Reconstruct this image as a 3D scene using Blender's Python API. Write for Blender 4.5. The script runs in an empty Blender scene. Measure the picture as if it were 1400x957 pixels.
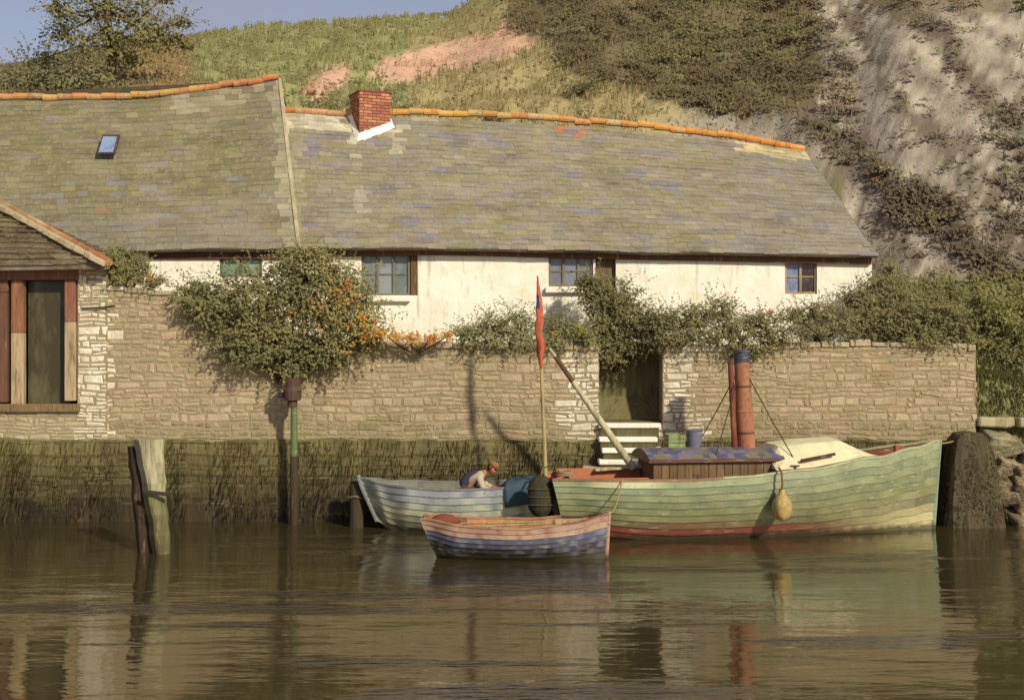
import bpy, math, random
from mathutils import Vector, Matrix, noise
random.seed(7)
S = bpy.context.scene
R = math.radians
COL = S.collection
H = 4.0; F = 1700.0; HZ = 450.0      # eye height, focal length in photo pixels, horizon row

# ---------------------------------------------------------------- camera, sky, sun, exposure
cam = bpy.data.cameras.new('camera'); camo = bpy.data.objects.new('camera', cam); COL.objects.link(camo)
camo.location = (0, 0, H); camo.rotation_euler = (R(90), 0, 0)
cam.sensor_fit = 'HORIZONTAL'; cam.sensor_width = 36; cam.lens = F / 1400 * 36
cam.shift_y = -(478.5 - HZ) / 1400; cam.clip_end = 2000; cam.clip_start = 0.1
S.camera = camo
SUN = Vector((0.50, -0.70, 0.52)).normalized()
w = bpy.data.worlds.new('World'); S.world = w; w.use_nodes = True
nt = w.node_tree; nt.nodes.clear()
sky = nt.nodes.new('ShaderNodeTexSky'); sky.sky_type = 'NISHITA'; sky.sun_disc = False
sky.sun_elevation = math.asin(SUN.z); sky.sun_rotation = math.atan2(SUN.x, SUN.y)
sky.dust_density = 0.6; sky.ozone_density = 1.6; sky.air_density = 0.9
bg = nt.nodes.new('ShaderNodeBackground'); bg.inputs['Strength'].default_value = 0.10
out = nt.nodes.new('ShaderNodeOutputWorld')
tc = nt.nodes.new('ShaderNodeTexCoord'); mp = nt.nodes.new('ShaderNodeMapping'); mp.inputs['Scale'].default_value = (1, 1, 3.5)
nz = nt.nodes.new('ShaderNodeTexNoise'); nz.inputs['Scale'].default_value = 2.6; nz.inputs['Detail'].default_value = 7
rp = nt.nodes.new('ShaderNodeValToRGB'); rp.color_ramp.elements[0].position = .42; rp.color_ramp.elements[1].position = .72
mx = nt.nodes.new('ShaderNodeMix'); mx.data_type = 'RGBA'; mx.inputs[7].default_value = (3.3, 2.9, 3.25, 1)
mu = nt.nodes.new('ShaderNodeMath'); mu.operation = 'MULTIPLY'; mu.inputs[1].default_value = .45; mu.use_clamp = True
ma = nt.nodes.new('ShaderNodeMath'); ma.inputs[1].default_value = .45
L = nt.links.new
L(tc.outputs['Generated'], mp.inputs[0]); L(mp.outputs[0], nz.inputs['Vector']); L(nz.outputs['Fac'], rp.inputs[0])
L(rp.outputs[0], mu.inputs[0]); L(mu.outputs[0], ma.inputs[0]); L(ma.outputs[0], mx.inputs[0]); L(sky.outputs[0], mx.inputs[6]); L(mx.outputs[2], bg.inputs['Color'])
L(bg.outputs[0], out.inputs['Surface'])
sl = bpy.data.lights.new('sun', 'SUN'); sl.energy = 3.6; sl.angle = R(2.5); sl.color = (1, .925, .76)
so = bpy.data.objects.new('sun', sl); COL.objects.link(so); so.rotation_euler = SUN.to_track_quat('Z', 'Y').to_euler()
so.location = (20, -20, 30)
S.view_settings.view_transform = 'Standard'; S.view_settings.look = 'None'
S.view_settings.exposure = 0.2; S.view_settings.gamma = 1

# ---------------------------------------------------------------- helpers
def c(r, g, b):
    f = lambda v: (v/255/12.92) if v/255 <= .04045 else ((v/255+.055)/1.055)**2.4
    q = .3*r+.59*g+.11*b; k = .10+.32*max(0, (max(r, g, b)-min(r, g, b))/max(r, g, b, 1)-.35); return (f(r+(q-r)*k), f(g+(q-g)*k), f(b+(q-b)*k))
def X(px, Y): return (px-700)*Y/F
def Z(py, Y): return H-(py-HZ)*Y/F
def P(px, py, Y): return Vector((X(px, Y), Y, Z(py, Y)))
def lerp(a, b, t): return a+(b-a)*t
def mixc(a, b, t):
    t = max(0, min(1, t)); return tuple(lerp(a[i], b[i], t) for i in range(3))
def interp(tab, x):
    if x <= tab[0][0]: return tab[0][1]
    for (a, va), (b, vb) in zip(tab, tab[1:]):
        if x <= b: return lerp(va, vb, (x-a)/(b-a))
    return tab[-1][1]
def sm(tab, x):
    if x <= tab[0][0]: return tab[0][1]
    for (a, va), (b, vb) in zip(tab, tab[1:]):
        if x <= b:
            t = (x-a)/(b-a); t = t*t*(3-2*t); return lerp(va, vb, t)
    return tab[-1][1]
def nzv(x, y, z=0): return noise.noise(Vector((x, y, z)))
def rnd(a, b): return random.uniform(a, b)
def jit(col, k=.12):
    m = 1+rnd(-k, k); return tuple(max(0, v*m*(1+rnd(-k, k)*.35)) for v in col)
def distseg(px, py, pts):
    best = 1e9
    for (ax, ay), (bx, by) in zip(pts, pts[1:]):
        dx, dy = bx-ax, by-ay; t = max(0, min(1, ((px-ax)*dx+(py-ay)*dy)/(dx*dx+dy*dy)))
        best = min(best, math.hypot(px-ax-t*dx, py-ay-t*dy))
    return best

def material(name, base=None, vary=(), rough=.85, bump=(), metallic=0, spec=.3, streak=None):
    """base None = the colour attribute; vary: (colour, noise scale xyz, threshold, softness, amount)."""
    m = bpy.data.materials.new(name); m.use_nodes = True; n = m.node_tree; k = n.links.new
    b = n.nodes['Principled BSDF']; b.inputs['Roughness'].default_value = rough
    b.inputs['Metallic'].default_value = metallic; b.inputs['Specular IOR Level'].default_value = spec
    g = n.nodes.new('ShaderNodeNewGeometry')
    if base is None:
        a = n.nodes.new('ShaderNodeAttribute'); a.attribute_name = 'Col'; cur = a.outputs['Color']
    else:
        a = n.nodes.new('ShaderNodeRGB'); a.outputs[0].default_value = (*base, 1); cur = a.outputs[0]
    for (vc, sc, th, soft, amt) in vary:
        mpn = n.nodes.new('ShaderNodeMapping'); mpn.inputs['Scale'].default_value = sc if isinstance(sc, tuple) else (sc,)*3
        mpn.inputs['Location'].default_value = (rnd(0, 50), rnd(0, 50), rnd(0, 50))
        t = n.nodes.new('ShaderNodeTexNoise'); t.inputs['Scale'].default_value = 1; t.inputs['Detail'].default_value = 6; t.inputs['Roughness'].default_value = .65
        r = n.nodes.new('ShaderNodeMapRange'); r.inputs[1].default_value = th-soft; r.inputs[2].default_value = th+soft; r.inputs[4].default_value = amt
        x = n.nodes.new('ShaderNodeMix'); x.data_type = 'RGBA'; x.inputs[7].default_value = (*vc, 1)
        k(g.outputs['Position'], mpn.inputs[0]); k(mpn.outputs[0], t.inputs['Vector']); k(t.outputs['Fac'], r.inputs[0]); k(r.outputs[0], x.inputs[0])
        k(cur, x.inputs[6]); cur = x.outputs[2]
    k(cur, b.inputs['Base Color'])
    prev = None
    for (sc, st, di) in bump:
        mpn = n.nodes.new('ShaderNodeMapping'); mpn.inputs['Scale'].default_value = sc if isinstance(sc, tuple) else (sc,)*3
        t = n.nodes.new('ShaderNodeTexNoise'); t.inputs['Scale'].default_value = 1; t.inputs['Detail'].default_value = 5
        bn = n.nodes.new('ShaderNodeBump'); bn.inputs['Strength'].default_value = st; bn.inputs['Distance'].default_value = di
        k(g.outputs['Position'], mpn.inputs[0]); k(mpn.outputs[0], t.inputs['Vector']); k(t.outputs['Fac'], bn.inputs['Height'])
        if prev: k(prev, bn.inputs['Normal'])
        prev = bn.outputs[0]
    if prev: k(prev, b.inputs['Normal'])
    return m

ROOTS = {}
def thing(name, label, cat, loc, group=None, kind=None):
    o = bpy.data.objects.new(name, None); o.empty_display_size = .3; COL.objects.link(o); o.location = loc
    tag(o, label, cat, group, kind); return o
def tag(o, label=None, cat=None, group=None, kind=None):
    if label: o['label'] = label
    if cat: o['category'] = cat
    if group: o['group'] = group
    if kind: o['kind'] = kind
    return o
def wloc(o):
    v = Vector(o.location)
    while o.parent: o = o.parent; v += Vector(o.location)
    return v
class MB:
    def __init__(s): s.v = []; s.f = []; s.c = []
    def add(s, vs, fs, col=(.5, .5, .5)):
        n = len(s.v); s.v += [Vector(p) for p in vs]
        for i, q in enumerate(fs):
            s.f.append([n+j for j in q]); s.c.append(col[i] if isinstance(col, list) else col)
    def box(s, lo, hi, col=(.5, .5, .5), M=None, taper=0):
        x0, y0, z0 = lo; x1, y1, z1 = hi
        vs = [Vector(p) for p in ((x0, y0, z0), (x1, y0, z0), (x1, y1, z0), (x0, y1, z0), (x0+taper, y0+taper, z1), (x1-taper, y0+taper, z1), (x1-taper, y1-taper, z1), (x0+taper, y1-taper, z1))]
        if M: vs = [M @ p for p in vs]
        s.add(vs, [(3, 2, 1, 0), (4, 5, 6, 7), (0, 1, 5, 4), (1, 2, 6, 5), (2, 3, 7, 6), (3, 0, 4, 7)], col)
    def bev(s, lo, hi, b, col=(.5, .5, .5), M=None):     # box with chamfered edges
        x0, y0, z0 = lo; x1, y1, z1 = hi; vs = []
        idx = {}
        for i, (x, ix) in enumerate(((x0, 1), (x1, -1))):
            for j, (y, iy) in enumerate(((y0, 1), (y1, -1))):
                for k_, (z, iz) in enumerate(((z0, 1), (z1, -1))):
                    for a in range(3):
                        p = [x+ix*b, y+iy*b, z+iz*b]; p[a] = (x, y, z)[a]
                        idx[(i, j, k_, a)] = len(vs); vs.append(Vector(p))
        fs = []
        g = lambda *t: idx[t]
        fs += [(g(0,0,0,0), g(0,0,1,0), g(0,1,1,0), g(0,1,0,0)), (g(1,0,0,0), g(1,1,0,0), g(1,1,1,0), g(1,0,1,0))]
        fs += [(g(0,0,0,1), g(1,0,0,1), g(1,0,1,1), g(0,0,1,1)), (g(0,1,0,1), g(0,1,1,1), g(1,1,1,1), g(1,1,0,1))]
        fs += [(g(0,0,0,2), g(0,1,0,2), g(1,1,0,2), g(1,0,0,2)), (g(0,0,1,2), g(1,0,1,2), g(1,1,1,2), g(0,1,1,2))]
        for u in (0, 1):
            for v in (0, 1):
                fs += [(g(u,v,0,0), g(u,v,0,1), g(u,v,1,1), g(u,v,1,0)), (g(u,0,v,0), g(u,1,v,0), g(u,1,v,2), g(u,0,v,2)), (g(0,u,v,1), g(1,u,v,1), g(1,u,v,2), g(0,u,v,2))]
                for t in (0, 1): fs.append((g(u,v,t,0), g(u,v,t,1), g(u,v,t,2)))
        if M: vs = [M @ p for p in vs]
        s.add(vs, fs, col)
    def tube(s, pts, rad, col=(.5, .5, .5), n=8, cap=True):
        pts = [Vector(p) for p in pts]
        rads = rad if isinstance(rad, (list, tuple)) else [rad]*len(pts)
        vs = []; up = None
        for i, p in enumerate(pts):
            d = (pts[min(i+1, len(pts)-1)]-pts[max(i-1, 0)]).normalized()
            if up is None: up = d.orthogonal().normalized()
            a = (up-d*up.dot(d)).normalized(); up = a; b = d.cross(a)
            for j in range(n):
                t = 2*math.pi*j/n; vs.append(p+(a*math.cos(t)+b*math.sin(t))*rads[i])
        fs = []
        for i in range(len(pts)-1):
            for j in range(n): fs.append((i*n+j, i*n+(j+1) % n, (i+1)*n+(j+1) % n, (i+1)*n+j))
        if cap: fs.append(tuple(range(n-1, -1, -1))); fs.append(tuple(range((len(pts)-1)*n, len(pts)*n)))
        s.add(vs, fs, col)
    def leaf(s, p, nrm, sz, col):
        a = nrm.orthogonal().normalized(); a.rotate(Matrix.Rotation(rnd(0, 6.28), 3, nrm)); b = nrm.cross(a)
        l = sz*rnd(.7, 1.3); wd = sz*rnd(.35, .6)
        s.add([p-a*l, p-b*wd+nrm*wd*.2, p+a*l, p+b*wd+nrm*wd*.2], [(0, 1, 2, 3)], col)
    def build(s, name, mat, parent=None, smooth=False, origin=None):
        if not s.v: return None
        xs = [p.x for p in s.v]; ys = [p.y for p in s.v]; zs = [p.z for p in s.v]
        o0 = Vector(origin) if origin is not None else Vector(((min(xs)+max(xs))/2, (min(ys)+max(ys))/2, min(zs)))
        me = bpy.data.meshes.new(name); me.from_pydata([p-o0 for p in s.v], [], s.f)
        at = me.color_attributes.new('Col', 'FLOAT_COLOR', 'CORNER')
        buf = []
        for pl, cc in zip(me.polygons, s.c): buf += [cc[0], cc[1], cc[2], 1]*pl.loop_total
        at.data.foreach_set('color', buf)
        if smooth: me.polygons.foreach_set('use_smooth', [True]*len(me.polygons))
        me.materials.append(mat); me.update()
        o = bpy.data.objects.new(name, me); COL.objects.link(o)
        if parent: o.parent = parent; o.location = o0-wloc(parent)
        else: o.location = o0
        return o
    def xf(s, M): s.v = [M @ p for p in s.v]; return s

# ---------------------------------------------------------------- materials
M_stone = material('rubble_stone', None, [(c(134, 118, 84), 1.6, .55, .12, .5), (c(204, 180, 142), 4, .58, .1, .55), (c(120, 112, 70), (.6, .6, 1.4), .6, .12, .4), (c(206, 186, 152), 17, .62, .06, .55), (c(104, 92, 68), 11, .64, .05, .5), (c(176, 150, 118), 34, .55, .08, .4), (c(204, 176, 150), 1.1, .62, .1, .35)], .95, [(30, .7, .025), (9, .6, .04), (70, .4, .01)], spec=.1)
M_mortar = material('lime_mortar', c(160, 142, 108), [(c(130, 114, 80), 3, .5, .15, .7), (c(186, 166, 130), 9, .6, .1, .5)], .95, [(24, .5, .02)], spec=.1)
M_weed = material('tidal_weed', None, [(c(58, 52, 26), (2.6, 2.6, .5), .52, .12, .5), (c(100, 96, 48), (6, 6, .8), .58, .08, .4), (c(88, 64, 40), (1.2, 1.2, .6), .58, .1, .5), (c(128, 118, 96), (8, 8, 1.2), .64, .05, .35), (c(150, 136, 92), (1, 1, 7), .66, .06, .35), (c(56, 46, 28), (16, 16, 1.5), .6, .05, .5)], .8, [((22, 22, 6), .7, .04), (60, .4, .01)], spec=.25)
M_white = material('whitewash', c(246, 240, 220), [(c(226, 216, 188), 1.3, .57, .12, .6), (c(200, 190, 166), (6, 6, 2), .63, .07, .5), (c(228, 210, 156), (1.6, 1, 3), .62, .08, .5), (c(160, 150, 124), 24, .64, .04, .5), (c(170, 160, 142), (5, 5, .5), .64, .05, .5)], .9, [(5, .5, .03), (28, .45, .012)], spec=.15)
M_slate = material('roof_slate', None, [(c(128, 118, 78), (1.3, 1.3, 3), .56, .1, .6), (c(98, 88, 68), (.9, 2, 3), .58, .1, .5), (c(172, 160, 130), 10, .6, .06, .45), (c(106, 98, 76), 17, .6, .05, .5), (c(150, 126, 72), 4, .66, .05, .5), (c(160, 148, 122), (.5, 1.2, 1.2), .6, .08, .4), (c(140, 132, 130), (1, 2.5, 4), .64, .06, .5)], .85, [(25, .45, .015), (7, .3, .02)], spec=.2)
M_tile = material('clay_tile', None, [(c(200, 164, 96), 5, .56, .08, .6), (c(132, 92, 66), 9, .6, .06, .6), (c(196, 182, 150), 3, .62, .05, .6)], .85, [(30, .4, .01)], spec=.15)
M_brick = material('chimney_brick', None, [(c(132, 74, 54), 8, .57, .1, .4), (c(176, 96, 66), 20, .62, .06, .5)], .9, [(40, .5, .01)], spec=.1)
M_wood = material('weathered_timber', None, [(c(84, 62, 44), (8, 8, 1.5), .56, .1, .5), (c(176, 152, 112), (14, 14, 2), .62, .06, .4), (c(60, 48, 34), (24, 24, 2), .6, .05, .55)], .8, [((30, 30, 6), .5, .012)], spec=.2)
M_paint = material('boat_paint', None, [(c(104, 96, 66), (2.5, 5, 16), .6, .1, .4), (c(184, 176, 136), (4, 6, 20), .62, .05, .5), (c(84, 74, 52), (10, 10, 24), .62, .04, .6), (c(96, 84, 58), (.8, .8, .5), .6, .1, .35)], .55, [((6, 6, 20), .25, .01), (50, .2, .004)], spec=.4)
def scum(m):      # weed and scum gathered along the waterline of a hull
    n = m.node_tree; k = n.links.new; b = n.nodes['Principled BSDF']; src = b.inputs['Base Color'].links[0].from_socket
    g = n.nodes.new('ShaderNodeNewGeometry'); sp = n.nodes.new('ShaderNodeSeparateXYZ'); t = n.nodes.new('ShaderNodeTexNoise'); t.inputs['Scale'].default_value = 6; t.inputs['Detail'].default_value = 5
    a = n.nodes.new('ShaderNodeMath'); a.operation = 'MULTIPLY_ADD'; a.inputs[1].default_value = -.22
    r_ = n.nodes.new('ShaderNodeMapRange'); r_.inputs[1].default_value = .03; r_.inputs[2].default_value = -.06; r_.inputs[3].default_value = 0; r_.inputs[4].default_value = .85
    x = n.nodes.new('ShaderNodeMix'); x.data_type = 'RGBA'; x.inputs[7].default_value = (*c(58, 54, 30), 1)
    k(g.outputs['Position'], sp.inputs[0]); k(t.outputs['Fac'], a.inputs[0]); k(sp.outputs['Z'], a.inputs[2]); k(g.outputs['Position'], t.inputs['Vector'])
    k(a.outputs[0], r_.inputs[0]); k(r_.outputs[0], x.inputs[0]); k(src, x.inputs[6]); k(x.outputs[2], b.inputs['Base Color'])
scum(M_paint)
M_leaf = material('foliage', None, [], .75, [], spec=.12)
_n = M_leaf.node_tree; _t = _n.nodes.new('ShaderNodeBsdfTranslucent'); _m = _n.nodes.new('ShaderNodeMixShader'); _m.inputs[0].default_value = .38
_a = [q for q in _n.nodes if q.type == 'ATTRIBUTE'][0]; _n.links.new(_a.outputs['Color'], _t.inputs[0])
_n.links.new(_n.nodes['Principled BSDF'].outputs[0], _m.inputs[1]); _n.links.new(_t.outputs[0], _m.inputs[2]); _n.links.new(_m.outputs[0], _n.nodes['Material Output'].inputs[0])
M_metal = material('dull_metal', None, [], .7, [(30, .3, .005)], spec=.3)
M_iron = material('rusty_iron', None, [(c(196, 122, 74), (7, 7, 2), .55, .12, .6), (c(84, 40, 26), 10, .62, .08, .6)], .7, [(40, .3, .006)], spec=.3)
M_canvas = material('sail_canvas', None, [(c(190, 176, 132), 4, .58, .12, .5), (c(236, 224, 184), 9, .62, .08, .5)], .9, [(6, .5, .03), (60, .3, .004)], spec=.1)
M_cloth = material('cloth', None, [(c(60, 56, 54), 16, .66, .08, .3)], .95, [(60, .3, .005)], spec=.1)
M_skin = material('skin', None, [], .6, [], spec=.3)
M_glass = material('window_glass', None, [(c(150, 158, 170), (3, 3, 2), .56, .12, .5), (c(60, 64, 60), 5, .62, .08, .5)], .18, [(3, .15, .02)], spec=.6)
M_dark = material('dark_interior', c(44, 36, 24), [(c(66, 58, 36), 2, .55, .1, .6)], .95, spec=.1)
M_hill = material('hill_turf', None, [(c(96, 92, 48), 1.3, .58, .12, .35), (c(172, 152, 108), 2.5, .64, .08, .3), (c(86, 70, 40), 5, .66, .06, .45)], 1, [(3, .7, .1), (12, .5, .04)], spec=.05)
M_rope = material('rope', None, [(c(130, 100, 50), 20, .55, .1, .5)], .9, [(60, .5, .01)], spec=.1)

# ---------------------------------------------------------------- water
def water():
    m = bpy.data.materials.new('river_water'); m.use_nodes = True; n = m.node_tree; k = n.links.new
    b = n.nodes['Principled BSDF']; b.inputs['Base Color'].default_value = (*c(62, 54, 28), 1); b.inputs['Roughness'].default_value = .03
    b.inputs['IOR'].default_value = 3.0; b.inputs['Specular Tint'].default_value = (1, .97, .86, 1)
    g = n.nodes.new('ShaderNodeNewGeometry'); prev = None
    for sc, st, di, det in (((.5, 1.1, 1), .5, .05, 2), ((1.3, 5.0, 1), .5, .013, 3), ((2.2, 9, 1), 1, .075, 3)):
        mpn = n.nodes.new('ShaderNodeMapping'); mpn.inputs['Scale'].default_value = sc; mpn.inputs['Rotation'].default_value = (0, 0, R(6))
        t = n.nodes.new('ShaderNodeTexNoise'); t.inputs['Scale'].default_value = 1; t.inputs['Detail'].default_value = det
        bn = n.nodes.new('ShaderNodeBump'); bn.inputs['Strength'].default_value = st; bn.inputs['Distance'].default_value = di
        k(g.outputs['Position'], mpn.inputs[0]); k(mpn.outputs[0], t.inputs['Vector']); k(t.outputs['Fac'], bn.inputs['Height'])
        if di == .075:      # patches and streaks ruffled by the breeze
            m2 = n.nodes.new('ShaderNodeMapping'); m2.inputs['Scale'].default_value = (.16, 1.1, 1); m2.inputs['Rotation'].default_value = (0, 0, R(-9))
            t2 = n.nodes.new('ShaderNodeTexNoise'); t2.inputs['Scale'].default_value = 1; t2.inputs['Detail'].default_value = 4
            r2 = n.nodes.new('ShaderNodeMapRange'); r2.inputs[1].default_value = .55; r2.inputs[2].default_value = .64; r2.inputs[3].default_value = .05; r2.inputs[4].default_value = .95
            k(g.outputs['Position'], m2.inputs[0]); k(m2.outputs[0], t2.inputs['Vector']); k(t2.outputs['Fac'], r2.inputs[0]); k(r2.outputs[0], bn.inputs['Strength'])
        if prev: k(prev, bn.inputs['Normal'])
        prev = bn.outputs[0]
    k(prev, b.inputs['Normal'])
    mb = MB(); mb.add([(-150, -60, 0), (150, -60, 0), (150, 27.5, 0), (-150, 27.5, 0)], [(0, 1, 2, 3)])
    o = mb.build('water', m); tag(o, 'dark still harbour water reflecting the wall and boats', 'water', kind='structure')
water()

# ---------------------------------------------------------------- hillside
GX0, GX1 = X(819, 26), X(906, 26)
YR = [26.1, 26.35, 28, 30, 33, 36, 40, 46, 54, 64, 76, 92, 160]
flat = lambda Y: HZ+(H-3.55)*F/Y
def colrow(*v): return list(v)
TAB = {  # photo column -> rows of the photo met at the depths YR (from 28 on); the first two are the wall's foot and head
    -1600: [None]*3+[440, 360, 250, 190, 160, 150, 150, 160, 300],
    -300: [None]*3+[440, 350, 215, 150, 122, 110, 104, 102, 260],
    0: [None]*3+[440, 340, 200, 140, 110, 100, 98, 98, 260],
    200: [None]*3+[440, 320, 175, 120, 90, 70, 58, 62, 260],
    400: [None]*3+[440, 310, 185, 135, 95, 60, 36, 42, 200],
    600: [None]*3+[440, 310, 190, 150, 100, 52, 24, 30, 200],
    700: [None]*3+[440, 310, 190, 130, 70, 15, -25, -40, 100],
    850: [None]*3+[440, 310, 180, 100, 25, -45, -90, -110, 0],
    1000: [None]*3+[440, 300, 175, 75, -20, -90, -140, -170, 0],
    1150: [None]*3+[400, 250, 140, 25, -80, -150, -200, -230, -100],
    1250: [None, 452, 420, 330, 210, 90, -20, -110, -170, -220, -250, -100],
    1345: [520, 455, 400, 300, 190, 75, -40, -130, -190, -230, -260, -100],
    1450: [540, 460, 400, 300, 190, 75, -40, -130, -190, -230, -260, -100],
    1700: [540, 460, 390, 290, 180, 70, -40, -130, -190, -230, -260, -100],
    3500: [540, 460, 390, 290, 180, 70, -40, -130, -190, -230, -260, -100]}
def zrow(px, k):      # terrain height at photo column px, depth index k
    cols = sorted(TAB)
    def g(cx):
        if k == 0: return -0.7
        v = TAB[cx][k-1]; Y = YR[k]
        return 3.55 if v is None else Z(v, Y)
    return sm([(cx, g(cx)) for cx in cols], px)
def terrain_z(px, Y):
    for k in range(len(YR)-1):
        if Y <= YR[k+1]:
            t = (Y-YR[k])/(YR[k+1]-YR[k]); return lerp(zrow(px, k), zrow(px, k+1), max(0, t))
    return zrow(px, len(YR)-1)
S1 = [(930, 60), (1040, 120), (1150, 200), (1260, 290), (1400, 395)]
S2 = [(1180, -20), (1290, 50), (1350, 140), (1420, 230)]
S3 = [(1240, 245), (1330, 300), (1400, 350)]
S4 = [(1150, 10), (1210, 110), (1290, 190), (1370, 260)]
S5 = [(1215, 120), (1280, 200), (1345, 275), (1400, 330)]
S6 = [(1060, 190), (1130, 245), (1190, 310), (1260, 360)]
def zone(px, py):
    """(turf colour, scrub density) of the hillside where the photo shows it."""
    n = nzv(px/60, py/40, 3)*.6+nzv(px/22, py/16, 5)*.4
    green, ochre, pink = c(152, 152, 94), c(172, 154, 102), c(214, 170, 136)
    scrubc, rock = c(122, 108, 76), c(164, 151, 131)
    den = 0.0
    if px < 260:
        col = mixc(scrubc, c(176, 146, 98), (px-130)/70+n) if py > 35 else green
        den = .9 if px < 140 else .25
    elif px < 560: col = green; den = .05 if py < 110 else .12
    elif px < 1000: col = mixc(green, ochre, (px-480)/140+n*1.2+(py-60)/60)
    else: col = rock
    dp = distseg(px, py, [(530, 100), (610, 78), (700, 58), (720, 50)])
    if dp < 18+n*12 and px < 735: col = pink; den = 0
    if distseg(px, py, [(430, 122), (465, 104)]) < 16+n*12: col = pink
    # dark scrub slope
    edge = 40+ (px-720)*.62 - 10 if px < 1150 else 9e9
    top = 25+n*40
    if px > 690:
        lim = interp([(690, 20), (760, 85), (830, 110), (900, 142), (1000, 160), (1100, 165), (1170, 175)], px)+n*22
        lim0 = interp([(690, -200), (1000, -200), (1120, 0), (1160, 60), (1180, 175), (1200, 260)], px)
        if py < lim and py > lim0: col = scrubc; den = 1.0; 
        if py > lim and px > 880: col = mixc(ochre, rock, (px-880)/80+n)
    if px > 1090:
        if py > -400: 
            if not (py < 165 and px < 1120+n*20): col = rock if n > -.55 else c(150, 128, 88)
        for pts, wd in ((S1, 22), (S2, 15), (S3, 8), (S4, 7), (S5, 7), (S6, 5)):
            d = distseg(px, py, pts)
            if d < wd*(1+n*1.3): col = mixc(scrubc, c(118, 104, 100), .55); den = max(den, .8 if wd > 20 else (.4 if wd > 7 else .15))
        if px > 1360+ (py-200)*.1 and py > 120 and py < 330: den = max(den, .3)
        bb, aa = px*.66-py*.75, px*.75+py*.66; st = nzv(bb/9, aa/120, 71)+.5*nzv(bb/3.5, aa/50, 75)
        if col == rock: col = mixc(mixc(rock, c(190, 176, 150), max(0, st*1.8)), c(128, 112, 100), max(0, -st*2.2))
        if py < 18+n*20 and px > 1180: den = max(den, .5); col = mixc(col, scrubc, .6)
    if px > 1215 and py > 385: col = c(140, 140, 82); den = max(den, .3)
    if px > 1330 and py > 430: col = c(124, 124, 80); den = .5
    if py > 215 and px < 1150: col = mixc(col, c(122, 112, 74), (py-215)/50)
    if py > 590: col = c(84, 80, 44)
    if px > 700 and px < 930 and py > 30 and n > .35: den = max(den, .5)
    return col, den
def hill():
    pxs = []
    p = -1600
    while p <= 3500:
        pxs.append(p); p += 9 if -60 < p < 1460 else 60
    Ys = []; y = 26.1
    Ys += [26.1, 26.35]; y = 26.8
    while y < 160: Ys.append(y); y += .45 if y < 50 else (1 if y < 80 else 6)
    W = len(pxs); vs = []; pp = []
    for Y in Ys:
        for px in pxs:
            x = X(px, Y); z = terrain_z(px, Y)
            if Y > 33.5: z += (nzv(x*.35, Y*.35)*.55*min(1, (Y-33.5)/4)*(1 if Y < 60 else .5)+nzv(x*1.3, Y*1.3, 4)*.18)*(1-.75*max(0, min(1, (px-1080)/80)))
            elif px > 1250: z += nzv(x*.9, Y*.9)*.2*(Y > 26.5)
            if px > 1000 and Y > 31: q_ = HZ-(z-H)*F/Y; bb, aa = px*.66-q_*.75, px*.75+q_*.66; z += .16*nzv(bb/30, aa/300, 9)+.07*nzv(bb/8, aa/140, 19)
            if GX0-.15 < x < GX1+.15 and Y < 27.1: z = min(z, 2.0)
            if px < 150 and Y < 28: z = min(z, 1.2)
            vs.append((x, Y, z)); pp.append((px, HZ-(z-H)*F/Y))
    fs = []; cs = []
    for j in range(len(Ys)-1):
        for i in range(W-1):
            a = j*W+i; fs.append((a, a+1, a+W+1, a+W))
    mb = MB(); mb.add(vs, fs)
    o = mb.build('hillside', M_hill, smooth=True)
    o.data.color_attributes.remove(o.data.color_attributes['Col']); at = o.data.color_attributes.new('Col', 'FLOAT_COLOR', 'POINT'); buf = []
    for q in pp:
        wx, wy = nzv(q[0]/14, q[1]/9, 31)*14, nzv(q[0]/14, q[1]/9, 37)*9
        buf += [*jit(zone(q[0]+wx, q[1]+wy)[0], .09), 1]
    at.data.foreach_set('color', buf)
    tag(o, 'grassy hill and pale scree slope rising behind the cottages', 'hillside', kind='structure')
hill()

# river bed under the water, a plain sheet
mb = MB(); mb.add([(-400, -120, -1.2), (400, -120, -1.2), (400, 27.5, -1.2), (-400, 27.5, -1.2)], [(0, 1, 2, 3)])
tag(mb.build('ground', M_dark), 'muddy bed under the water', 'ground', kind='structure')

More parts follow.
